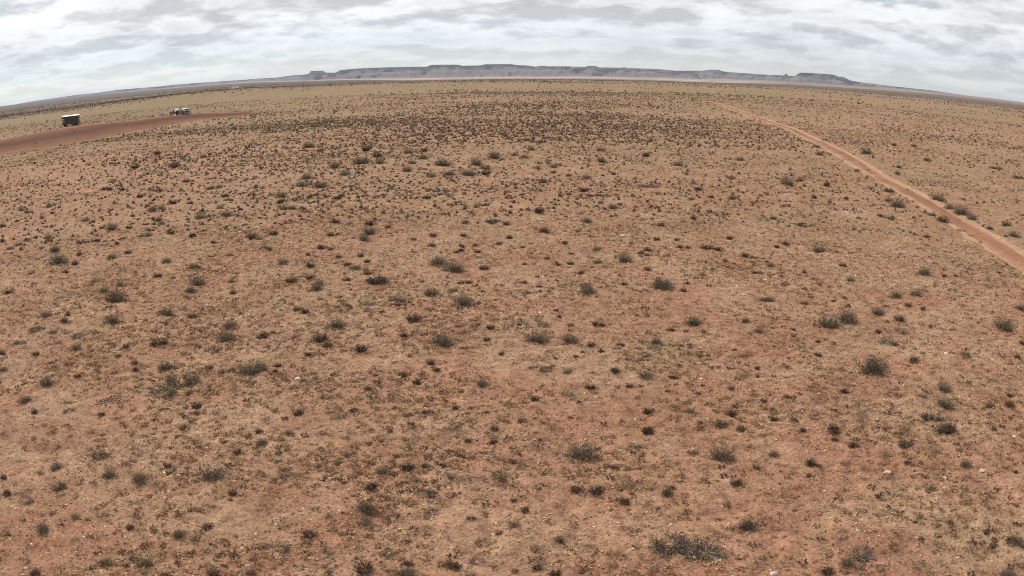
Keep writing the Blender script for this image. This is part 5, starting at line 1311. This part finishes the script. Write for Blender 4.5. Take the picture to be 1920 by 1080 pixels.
def lump_template(rng, full=True):
    """a low ragged cushion of matted dry grass"""
    n = 7 if full else 5
    a = np.arange(n) * 2 * math.pi / n + rng.normal(0, .2, n); r0 = .5 * (.65 + .5 * rng.random(n)); r1 = r0 * (.55 + .3 * rng.random(n))
    lo = np.stack([r0 * np.cos(a), r0 * np.sin(a), np.full(n, -.06)], 1)
    hi = np.stack([r1 * np.cos(a), r1 * np.sin(a), .16 + .16 * rng.random(n)], 1)
    top = np.array([rng.normal(0, .08), rng.normal(0, .08), .30 + .08 * rng.random()])
    T = []; j = (np.arange(n) + 1) % n
    if full:
        for k in range(n): T += [lo[k], lo[j[k]], hi[j[k]], lo[k], hi[j[k]], hi[k], hi[k], hi[j[k]], top]
    else:
        for k in range(n): T += [lo[k], lo[j[k]], top]
    return np.array(T), np.repeat(.8 + .35 * rng.random(len(T) // 3), 3)
def scrub_core(rng):
    V, c = lump_template(rng, False); V = V * np.array([.75, .75, 1.15]); return V, c * .8
def mat_template(rng, n, width):
    """matted bunch of short curled blades, wider than tall, ragged at the rim"""
    q = rng.random(n); a = rng.random(n) * 2 * math.pi; c = np.stack([.30 * np.sqrt(q) * np.cos(a), .24 * np.sqrt(q) * np.sin(a), .03 + .17 * (1 - q) * rng.random(n)], 1)
    b = a + rng.normal(0, .9, n); e = np.radians(rng.uniform(-8, 62, n)); L = .14 + .20 * rng.random(n)
    d = np.stack([np.cos(b) * np.cos(e), np.sin(b) * np.cos(e), np.sin(e)], 1)
    t = rng.normal(0, 1, (n, 3)); t -= d * (t * d).sum(1)[:, None]; t /= np.linalg.norm(t, axis=1)[:, None]; t *= (width * (.5 + rng.random(n)))[:, None]
    V = np.stack([c - t, c + t, c + d * L[:, None]], 1).reshape(-1, 3)
    return V, np.repeat(.55 + .75 * rng.random(n), 3)
def with_blades(L, B): return np.vstack([L[0], B[0]]), np.concatenate([L[1], B[1]])
rg = np.random.default_rng(5)
def keep_mask(rng, x, y, p): return rng.random(len(x)) < p
gcol = np.array([(.46, .31, .175), (.56, .41, .25), (.37, .23, .13), (.28, .185, .115), (.42, .24, .135), (.15, .10, .07)])
Vt, Ct = [], []
for (r0, r1, dens, nb, wid, s0, s1) in [(9, 26, 85, 22, .055, .08, .32), (26, 45, 42, 14, .08, .10, .36), (45, 80, 16, 4, .11, .13, .40), (80, 150, 6.5, 3, .15, .2, .52), (150, 300, 1.1, 2, .22, .35, .85)]:
    tmpl = [mat_template(rg, nb, wid) if r0 < 40 else with_blades(lump_template(rg, False), tuft_template(rg, nb, 84, wid)) for _ in range(16)]
    x, y = scatter(rg, r0, r1, dens)
    cv = np.clip((fbm(x / 2.2 + 90, y / 2.2, 3) - .30) * 2.6, 0.06, 1) * np.clip((fbm(x / 13, y / 13 + 60, 2) - .2) * 2.2, .25, 1)
    kp = keep_mask(rg, x, y, np.clip(cv + .0, 0, 1) * (1 - .96 * bare(x, y)))
    x, y = x[kp], y[kp]
    pick = np.where(rg.random(len(x)) < .16, 5, rg.integers(0, 5, len(x)))
    size = (s0 + (s1 - s0) * rg.random(len(x)) ** 2.2)
    V, C = instance_mesh(rg, tmpl, x, y, ground_z(x, y) - .01, size, .7 + .6 * rg.random(len(x)), gcol[pick] * (.8 + .4 * rg.random((len(x), 1))))
    Vt.append(V); Ct.append(C)
V = np.vstack(Vt); C = np.vstack(Ct)
grass = link('dry_grass', new_mesh('dry_grass', V, np.arange(len(V)).reshape(-1, 3), C), MAT_GRASS)
tag(grass, 'short dry straw grass tufts covering the red soil', 'grass', kind='stuff')
print('grass tris', len(V) // 3)

Vt, Ct = [], []
for (r0, r1, dens, s0, s1) in [(9, 26, 95, .05, .18), (26, 48, 42, .08, .24)]:
    tmpl = [lump_template(rg, False) for _ in range(12)]
    x, y = scatter(rg, r0, r1, dens)
    kp = keep_mask(rg, x, y, np.clip((fbm(x / 1.3 + 33, y / 1.3, 3) - .28) * 2.4, .1, 1) * (1 - bare(x, y))); x, y = x[kp], y[kp]
    V, C = instance_mesh(rg, tmpl, x, y, ground_z(x, y) - .012, s0 + (s1 - s0) * rg.random(len(x)) ** 2, .55 + .5 * rg.random(len(x)), soil_colour(x, y) * (.78 + .5 * rg.random((len(x), 1))))
    Vt.append(V); Ct.append(C)
V = np.vstack(Vt); C = np.vstack(Ct)
clods = link('soil_clods', new_mesh('soil_clods', V, np.arange(len(V)).reshape(-1, 3), C), MAT_SOIL)
tag(clods, 'loose clods and crust of red soil between the grass tufts', 'soil', kind='stuff')
print('clod tris', len(V) // 3)

Vt, Ct = [], []
for (r0, r1, dens, s0, s1) in [(9, 26, 130, .015, .07), (26, 50, 55, .03, .10)]:
    x, y = scatter(rg, r0, r1, dens); kp = keep_mask(rg, x, y, np.clip((fbm(x / 1.9 + 15, y / 1.9, 3) - .25) * 2.3, .12, 1) * (1 - .8 * bare(x, y))); x, y = x[kp], y[kp]; n = len(x)
    a = rg.random(n) * 2 * math.pi; L = (s0 + (s1 - s0) * rg.random(n) ** 2)[:, None]; w_ = L * (.22 + .4 * rg.random((n, 1)))
    c = np.stack([x, y, ground_z(x, y) + .008], 1); d = np.stack([np.cos(a), np.sin(a), rg.uniform(-.1, .6, n)], 1); t = np.stack([-np.sin(a), np.cos(a), rg.uniform(-.3, .3, n)], 1)
    Vt.append(np.stack([c - t * w_, c + t * w_, c + d * L], 1).reshape(-1, 3))
    pal = np.array([(.36, .26, .165), (.31, .20, .12), (.42, .32, .22), (.12, .085, .06), (.085, .06, .045), (.18, .115, .078), (.14, .095, .066), (.24, .15, .095)])
    Ct.append(np.repeat(pal[rg.integers(0, 8, n)] * (.8 + .4 * rg.random((n, 1))), 3, 0))
V = np.vstack(Vt); C = np.vstack(Ct)
litter = link('plant_litter', new_mesh('plant_litter', V, np.arange(len(V)).reshape(-1, 3), C), MAT_PLANT)
tag(litter, 'bits of straw and dark twigs strewn over the soil', 'litter', kind='stuff')
print('litter tris', len(V) // 3)

def scrub_density(x, y):
    """clumped scrub: thick on the rise ahead, in belts farther off, thin on the right"""
    r = np.hypot(x, y); az = np.degrees(np.arctan2(x, y))
    n = fbm(x / 26 + 4, y / 26, 3); b = fbm(x / 170 + 60, y / 34 + 20, 3)
    d = np.interp(r, [0, 30, 45, 60, 90, 130, 165, 200, 235, 270, 400, 700, 2000], [.05, .2, .6, 1.15, 1.4, 1.25, .85, .5, .22, .09, .12, .3, .2])
    d = d * np.clip((n - .30) * 3, .10, 1.2)
    side = np.exp(-((az + 6) / 18.) ** 2)
    mid = sstep(40, 60, r) * (1 - sstep(210, 260, r))
    d = d * (1 - mid + mid * (.25 + .85 * side))
    belt = np.clip((b - .52) * 7, 0, 1) * sstep(200, 320, r) * .7
    left = (1 - sstep(-24, -9, az)) * sstep(400, 450, r) * (1 - sstep(560, 700, r)) * .8
    yell = (1 - sstep(-12, -2, az)) * sstep(225, 260, r) * (1 - sstep(370, 410, r))
    return np.clip((d + belt) * (1 - .85 * yell) + left, 0, 1.3)
scol = np.array([tuple(.85 * v for v in c) for c in DARKB] + [(.12, .078, .054), (.15, .11, .074), (.19, .145, .098), (.16, .105, .075)])
Vt, Ct = [], []
for (r0, r1, dens, nb, wid, s0, s1) in [(10, 45, 9, 14, .08, .08, .24), (45, 90, 2.8, 11, .10, .16, .55), (90, 160, 2.1, 8, .12, .28, .80), (160, 300, .75, 5, .16, .40, 1.05), (300, 650, .11, 4, .22, .6, 1.5), (650, 1500, .014, 4, .3, .9, 2.2)]:
    tmpl = [with_blades(scrub_core(rg), tuft_template(rg, nb, 80, wid, .5)) if r0 >= 45 else tuft_template(rg, nb, 80, wid, .5) for _ in range(12)]
    x, y = scatter(rg, r0, r1, dens)
    pk = scrub_density(x, y) if r0 >= 45 else np.clip((fbm(x / 3.5, y / 3.5 + 11, 3) - .35) * 2.4, .05, 1)
    kp = keep_mask(rg, x, y, pk * (1 - bare(x, y)))
    x, y = x[kp], y[kp]
    size = s0 + (s1 - s0) * rg.random(len(x)) ** 1.7
    col = scol[np.where(size > np.quantile(size, .75), rg.integers(4, 8, len(x)), rg.integers(0, 5, len(x)))]
    V, C = instance_mesh(rg, tmpl, x, y, ground_z(x, y) - .01, size, .65 + .45 * rg.random(len(x)), col * (.8 + .4 * rg.random((len(x), 1))))
    Vt.append(V); Ct.append(C)
V = np.vstack(Vt); C = np.vstack(Ct)
scrub = link('scattered_scrub', new_mesh('scattered_scrub', V, np.arange(len(V)).reshape(-1, 3), C), MAT_PLANT)
tag(scrub, 'countless small dark shrubs dotting the plain out to the horizon', 'scrub', kind='stuff')
print('scrub tris', len(V) // 3)

# ------------------------------------------------------------------ vehicles and other things far off
def box_bm(bm, x0, x1, y0, y1, z0, z1, bevel=0.0):
    vs = [bm.verts.new((x, y, z)) for z in (z0, z1) for y in (y0, y1) for x in (x0, x1)]
    fs = [bm.faces.new([vs[i] for i in f]) for f in ((0, 2, 3, 1), (4, 5, 7, 6), (0, 1, 5, 4), (2, 6, 7, 3), (0, 4, 6, 2), (1, 3, 7, 5))]
    if bevel:
        es = list({e for f in fs for e in f.edges})
        bmesh.ops.bevel(bm, geom=es, offset=bevel, segments=2, affect='EDGES')
def part(name, mat, parent, *boxes, bevel=0.0):
    bm = bmesh.new()
    for b in boxes: box_bm(bm, *b, bevel=bevel)
    m = bpy.data.meshes.new(name); bm.to_mesh(m); bm.free()
    return link(name, m, mat, parent)
def extrude(name, mat, parent, prof, y0, y1, bevel=0.04, top=1.0, ztop=None):
    """side outline (x, z) extruded from y0 to y1; the upper points lean inwards by the factor top"""
    bm = bmesh.new(); zs = [p[1] for p in prof]; zl = min(zs); zh = max(zs)
    def yy(y, z): return y * (1 + (top - 1) * (z - zl) / (zh - zl))
    a = [bm.verts.new((x, yy(y0, z), z)) for x, z in prof]; b = [bm.verts.new((x, yy(y1, z), z)) for x, z in prof]
    bm.faces.new(a); bm.faces.new(b[::-1])
    for i in range(len(prof)):
        j = (i + 1) % len(prof); bm.faces.new((a[i], b[i], b[j], a[j]))
    bmesh.ops.recalc_face_normals(bm, faces=bm.faces)
    if bevel: bmesh.ops.bevel(bm, geom=list(bm.edges), offset=bevel, segments=2, affect='EDGES')
    m = bpy.data.meshes.new(name); bm.to_mesh(m); bm.free()
    return link(name, m, mat, parent)
def lathe_y(name, mat, parent, prof, loc, seg=20, axis='Y'):
    """profile (radius, offset) spun about the local Y (wheels) or Z (posts, tanks) axis"""
    V = []; n = len(prof)
    for k in range(seg):
        a = 2 * math.pi * k / seg
        for r, o in prof:
            V.append((r * math.cos(a), o, r * math.sin(a)) if axis == 'Y' else (r * math.cos(a), r * math.sin(a), o))
    F = [(k * n + i, k * n + i + 1, ((k + 1) % seg) * n + i + 1, ((k + 1) % seg) * n + i) for k in range(seg) for i in range(n - 1)]
    m = bpy.data.meshes.new(name); m.from_pydata(V, [], F); m.update()
    bm = bmesh.new(); bm.from_mesh(m); bmesh.ops.recalc_face_normals(bm, faces=bm.faces); bm.to_mesh(m); bm.free()
    o = link(name, m, mat, parent); o.location = loc
    return o
MAT_WHITE = paint_material('white vehicle paint', (.80, .80, .78), .35, dirt=.12)
MAT_ROOFW = paint_material('white sheet roof', (.80, .79, .76), .5, dirt=.15)
MAT_SIDING = paint_material('dark weathered siding', (.034, .031, .03), .8, dirt=.08)
MAT_SIDING2 = paint_material('dark brown siding', (.05, .042, .039), .8, dirt=.08)
MAT_BLACK = paint_material('black rubber', (.02, .02, .02), .8, dirt=.25)
MAT_STEEL = paint_material('grey steel', (.42, .42, .41), .45, .6)
MAT_TAN = paint_material('tan board', (.42, .24, .13), .8)
MAT_PALEBOX = paint_material('pale painted metal', (.55, .52, .47), .5)
MAT_DARKCLOTH = paint_material('dark olive clothes', (.06, .052, .035), .9, dirt=.1)
MAT_SKIN = paint_material('skin', (.36, .22, .15), .6, dirt=.0)
MAT_POST = paint_material('weathered timber', (.16, .11, .075), .85)
MAT_GLASS, t_, b_ = new_mat('dark window glass')
t_.links.new(ramp(t_, obj_noise(t_, 2.0, 2), [(.3, (.018, .02, .022)), (.7, (.03, .033, .036))]), b_.inputs['Base Color']); b_.inputs['Roughness'].default_value = .08

MAT_DARKPAINT = paint_material('dark vehicle paint', (.035, .035, .038), .4, dirt=.15)
def wheel(parent, x, y, r=.36, w=.24):
    s = -1 if y < 0 else 1
    o = lathe_y('wheel', MAT_BLACK, parent, [(r * .62, -w / 2), (r * .93, -w / 2), (r, -w / 3), (r, w / 3), (r * .93, w / 2), (r * .62, w / 2)], (x, y, r))
    lathe_y('rim', MAT_STEEL, o, [(.001, s * w * .42), (r * .35, s * w * .46), (r * .62, s * w * .34), (r * .64, -s * w * .3)], (0, 0, 0))
def place(o, xy, rz):
    x, y = xy; o.location = (x, y, max(gz(x, y), float(terrain(x, y)) + (.05 if bare(np.array([x]), np.array([y]))[0] > .3 else 0))); o.rotation_euler = (0, 0, rz)
def station_wagon(name, paint):
    o = empty(name)
    extrude('body', paint, o, [(-2.3, .38), (-2.35, .85), (-2.2, .98), (2.05, 1.02), (2.2, .95), (2.28, .62), (2.2, .38)], -.9, .9, .06)
    extrude('cabin', MAT_WHITE, o, [(-2.2, .99), (-2.0, 1.62), (-1.75, 1.70), (.45, 1.68), (.75, 1.60), (1.35, 1.02)], -.84, .84, .05, .82)
    for s in (-1, 1):
        for (x0, x1) in ((-1.75, -.75), (-.65, .1), (.2, .78)):
            w = extrude('side_window', MAT_GLASS, o, [(x0, 1.08), (x0 + .06, 1.52), (x1 - .08, 1.52), (x1 + .12, 1.08)], -.02, .02, 0)
            w.location = (0, s * .795, 0); w.rotation_euler = (s * rad(12), 0, 0); w.location.z = .03; w.location.y = s * (.83 + .16)
            w.location.y = s * 1.05; 
    ws = part('windscreen', MAT_GLASS, o, (-.02, .02, -.66, .66, -.33, .33)); ws.location = (1.03, 0, 1.33); ws.rotation_euler = (0, rad(-47), 0)
    rw = part('rear_window', MAT_GLASS, o, (-.02, .02, -.62, .62, -.22, .22)); rw.location = (-2.13, 0, 1.33); rw.rotation_euler = (0, rad(17), 0)
    for x in (-1.4, 1.42):
        for y in (-.84, .84): wheel(o, x, y)
    for y in (-.68, .68):
        part('headlight', MAT_STEEL, o, (2.2, 2.3, y - .17, y + .17, .68, .84), bevel=.02)
        part('tail_light', MAT_TAN, o, (-2.38, -2.28, y - .1, y + .1, .7, .95), bevel=.02)
    part('front_bumper', MAT_STEEL, o, (2.2, 2.36, -.85, .85, .40, .56), bevel=.03)
    part('rear_bumper', MAT_STEEL, o, (-2.44, -2.28, -.85, .85, .40, .56), bevel=.03)
    part('chassis', MAT_BLACK, o, (-2.1, 2.1, -.7, .7, .26, .42))
    return o
def pickup(name):
    o = empty(name)
    extrude('body', MAT_DARKPAINT, o, [(-2.6, .45), (-2.62, 1.02), (.95, 1.06), (2.3, 1.02), (2.45, .9), (2.48, .45)], -.92, .92, .05)
    extrude('cabin', MAT_WHITE, o, [(-.85, 1.03), (-.75, 1.70), (-.5, 1.78), (.45, 1.76), (.65, 1.68), (1.15, 1.05)], -.85, .85, .05, .84)
    part('bed_floor', MAT_BLACK, o, (-2.5, -1.0, -.78, .78, 1.03, 1.07))
    for s in (-1, 1):
        part('bed_side', MAT_WHITE, o, (-2.6, -.9, s * .86 - .04, s * .86 + .04, 1.03, 1.24), bevel=.015)
        for (x0, x1) in ((-.68, -.12), (-.02, .55)):
            w = extrude('side_window', MAT_GLASS, o, [(x0, 1.14), (x0 + .04, 1.58), (x1 - .05, 1.58), (x1 + .12, 1.14)], -.02, .02, 0)
            w.rotation_euler = (s * rad(10.5), 0, 0); w.location = (0, s * 1.07, .02)
    part('tailgate', MAT_DARKPAINT, o, (-2.68, -2.61, -.82, .82, .7, 1.24), bevel=.015)
    ws = part('windscreen', MAT_GLASS, o, (-.02, .02, -.66, .66, -.34, .34)); ws.location = (.9, 0, 1.40); ws.rotation_euler = (0, rad(-39), 0)
    for x in (-1.6, 1.55):
        for y in (-.86, .86): wheel(o, x, y, .39, .26)
    for y in (-.7, .7): part('headlight', MAT_STEEL, o, (2.42, 2.5, y - .15, y + .15, .74, .92), bevel=.02)
    part('front_bumper', MAT_STEEL, o, (2.42, 2.6, -.9, .9, .45, .62), bevel=.03)
    part('chassis', MAT_BLACK, o, (-2.4, 2.3, -.7, .7, .3, .5))
    return o
def fix_windows(o):
    """set each side window flush on the leaning flank of the cabin"""
    for c in o.children:
        if c.name.startswith('side_window'):
            s = 1 if c.location.y > 0 else -1
            c.rotation_euler = (0, 0, 0)
            for v in c.data.vertices:
                zl, zh, top, half = WIN[o.name.split('.')[0]]
                v.co.y = s * (half * (1 + (top - 1) * (v.co.z - zl) / (zh - zl)) + (.012 if v.co.y * s > 0 else -.01))
            c.location = (0, 0, 0)
WIN = {'pickup_truck': (1.03, 1.78, .84, .85), 'station_wagon': (.99, 1.70, .82, .84)}

# box trailer
b_az = math.atan2(-SPOT['trailer'][0], SPOT['trailer'][1])
tr = empty('box_trailer')
part('floor', MAT_SIDING, tr, (-2.35, 2.3, -1.1, 1.1, .52, .66))
rf = part('roof', MAT_ROOFW, tr, (-2.5, 2.42, -1.27, 1.27, -.04, .04), bevel=.02); rf.location = (0, 0, 2.80); rf.rotation_euler = (rad(5), 0, 0)
for s_ in (-1.79, 2.235):
    extrude('gable', MAT_SIDING, tr, [(-1.08, 2.72), (1.08, 2.72), (1.08, 2.80)], -.03, .03, 0).matrix_local = Matrix.Translation((s_, 0, 0)) @ Matrix.Rotation(rad(90), 4, 'Z')
part('fascia', MAT_SIDING, tr, (-2.46, 2.38, -1.18, -1.13, 2.5, 2.718))
part('back_wall', MAT_SIDING2, tr, (-1.75, 2.26, 1.02, 1.08, .662, 2.718))
part('end_wall', MAT_SIDING2, tr, (2.2, 2.27, -1.08, 1.018, .662, 2.718))
part('porch_wall', MAT_SIDING2, tr, (-1.82, -1.752, -1.08, 1.06, .662, 2.718))
for k in range(6): part('upright_panel', MAT_SIDING if k % 2 else MAT_SIDING2, tr, (-1.745 + .3 * k, -1.46 + .3 * k, -1.1 - .02 * (k % 2), -1.04, .664, 2.5), bevel=.01)
for k in range(7): part('siding_board', MAT_SIDING2 if k % 2 else MAT_SIDING, tr, (.07, 2.19, -1.1 - .015 * (k % 2), -1.04, .664 + .262 * k, .92 + .262 * k), bevel=.01)
w = part('window', MAT_STEEL, tr, (.35, 1.0, -1.135, -1.105, 2.25, 2.44)); part('pane', MAT_GLASS, w, (.39, .96, -1.145, -1.134, 2.28, 2.41))
w = part('end_vent', MAT_PALEBOX, tr, (2.272, 2.31, -.5, -.1, 1.7, 2.0))
part('porch_post', MAT_SIDING, tr, (-2.44, -2.34, -1.1, -1.0, .662, 2.718)); part('porch_post', MAT_SIDING, tr, (-2.44, -2.34, 1.0, 1.1, .662, 2.718))
part('porch_valance', MAT_SIDING, tr, (-2.45, -1.83, -1.12, -1.04, 2.2, 2.49))
part('porch_rail', MAT_SIDING2, tr, (-2.33, -1.83, -1.09, -1.03, .664, 1.1))
for x in (-1.6, 1.6): part('skid', MAT_BLACK, tr, (x - .55, x - .3, -1.0, 1.0, 0.02, .518), (x + .1, x + .3, -1.0, 1.0, .02, .518))
part('hitch', MAT_BLACK, tr, (2.3, 2.95, -.12, .12, .3, .5), bevel=.02)
for s in (-1, 1): wheel(tr, .35, s * 1.0, .33, .2)
place(tr, SPOT['trailer'], b_az - rad(12))
tag(tr, 'dark sided box trailer with white roof parked beside the red dirt strip', 'trailer')

pk = pickup('pickup_truck'); fix_windows(pk); place(pk, SPOT['pickup'], math.atan2(-SPOT['pickup'][0], SPOT['pickup'][1]) + rad(180 - 70))
tag(pk, 'dark pickup truck with white cab, left of two vehicles at the red strip', 'pickup', 'vehicles parked by the red strip')
wg = station_wagon('station_wagon', MAT_DARKPAINT); fix_windows(wg); place(wg, SPOT['wagon'], math.atan2(-SPOT['wagon'][0], SPOT['wagon'][1]) + rad(90 + 14))
tag(wg, 'dark car with white roof seen end-on, right of the parked pickup', 'car', 'vehicles parked by the red strip')
fw = station_wagon('station_wagon', MAT_WHITE); fix_windows(fw); place(fw, SPOT['far_car'], math.atan2(-SPOT['far_car'][0], SPOT['far_car'][1]) + rad(180 - 14))
tag(fw, 'lone white car far off near the left horizon', 'car')

# person beside the pickup: one skinned figure standing with arms down
def person(xy, rz):
    J = [(0, 0, .95), (0, 0, 1.15), (0, 0, 1.38), (0, 0, 1.52), (0, .02, 1.66), (0, .02, 1.76),
         (.10, 0, .90), (.11, .02, .50), (.12, -.02, .08), (.12, .12, .03), (-.10, 0, .90), (-.12, .02, .50), (-.13, -.02, .08), (-.13, .12, .03),
         (.19, 0, 1.42), (.25, -.02, 1.15), (.26, .05, .90), (.26, .08, .80), (-.19, 0, 1.42), (-.25, -.02, 1.15), (-.26, .05, .90), (-.26, .08, .80)]
    R_ = [.15, .14, .16, .06, .10, .07, .10, .07, .045, .04, .10, .07, .045, .04, .075, .05, .038, .035, .075, .05, .038, .035]
    E_ = [(0, 1), (1, 2), (2, 3), (3, 4), (4, 5), (0, 6), (6, 7), (7, 8), (8, 9), (0, 10), (10, 11), (11, 12), (12, 13), (2, 14), (14, 15), (15, 16), (16, 17), (2, 18), (18, 19), (19, 20), (20, 21)]
    m = bpy.data.meshes.new('person'); m.from_pydata(J, E_, [])
    o = bpy.data.objects.new('person', m); COL.objects.link(o)
    md = o.modifiers.new('skin', 'SKIN')
    for v, r in zip(m.skin_vertices[0].data, R_): v.radius = (r, r * .85)
    m.skin_vertices[0].data[0].use_root = True
    o.modifiers.new('sub', 'SUBSURF').levels = 1
    m.materials.append(MAT_DARKCLOTH)
    place(o, xy, rz)
    return o
pe = person(SPOT['person'], 2.6)
tag(pe, 'person in dark clothes standing in front of the pickup truck', 'person')
bd = empty('leaning_board'); part('sheet', MAT_TAN, bd, (-.3, .3, -.02, .02, 0, 1.35)); part('brace', MAT_TAN, bd, (-.05, .05, .02, .35, .3, .37)); place(bd, SPOT['board'], .5)
tag(bd, 'tan upright board standing between the pickup and the white-roofed car', 'board')
cl = empty('cool_box'); part('box', MAT_WHITE, cl, (-.3, .3, -.22, .22, 0, .42), bevel=.04); part('lid', MAT_WHITE, cl, (-.32, .32, -.24, .24, .424, .5), bevel=.03); place(cl, SPOT['cooler'], .4)
tag(cl, 'small white box on the ground before the pickup', 'box')
tk = empty('stock_tank'); lathe_y('tank_wall', MAT_PALEBOX, tk, [(.001, .05), (.52, .05), (.55, .1), (.55, .62), (.58, .64), (.58, .68), (.52, .68), (.52, .4), (.001, .4)], (0, 0, 0), 24, 'Z'); part('frame', MAT_POST, tk, (-.62, -.56, -.05, .05, 0, .95), (.56, .62, -.05, .05, 0, .95), (-.62, .62, -.05, .05, .952, 1.03)); place(tk, SPOT['tank'], .3)
tag(tk, 'small pale round tank with dark frame at end of red strip', 'tank')
ps = empty('marker_post'); lathe_y('post', MAT_POST, ps, [(.001, 0), (.10, 0), (.085, 1.5), (.001, 1.52)], (0, 0, 0), 10, 'Z'); part('marker_plate', MAT_POST, ps, (-.19, .19, -.03, .03, 1.53, 1.75)); place(ps, SPOT['post'], .1)
tag(ps, 'lone wooden marker post beside the far end of dirt track', 'post')


# ------------------------------------------------------------------ haze over the whole plain
hv = np.array([(sx * 31000., sy * 31000., z) for z in (-60., 150.) for sy in (-1, 1) for sx in (-1, 1)])
hf = np.array([(0, 2, 3, 1), (4, 5, 7, 6), (0, 1, 5, 4), (2, 6, 7, 3), (0, 4, 6, 2), (1, 3, 7, 5)])
hz = link('haze', new_mesh('haze', hv, hf))
mh = bpy.data.materials.new('thin blue air'); mh.use_nodes = True
th = mh.node_tree; th.nodes.clear()
pv = N(th, 'ShaderNodeVolumePrincipled'); pv.inputs['Color'].default_value = (.74, .85, 1.0, 1); pv.inputs['Density'].default_value = 2.8e-5; pv.inputs['Anisotropy'].default_value = .2
oh = N(th, 'ShaderNodeOutputMaterial'); th.links.new(pv.outputs[0], oh.inputs['Volume'])
hz.data.materials.append(mh)
tag(hz, 'thin bluish haze over the distant plain', kind='stuff')
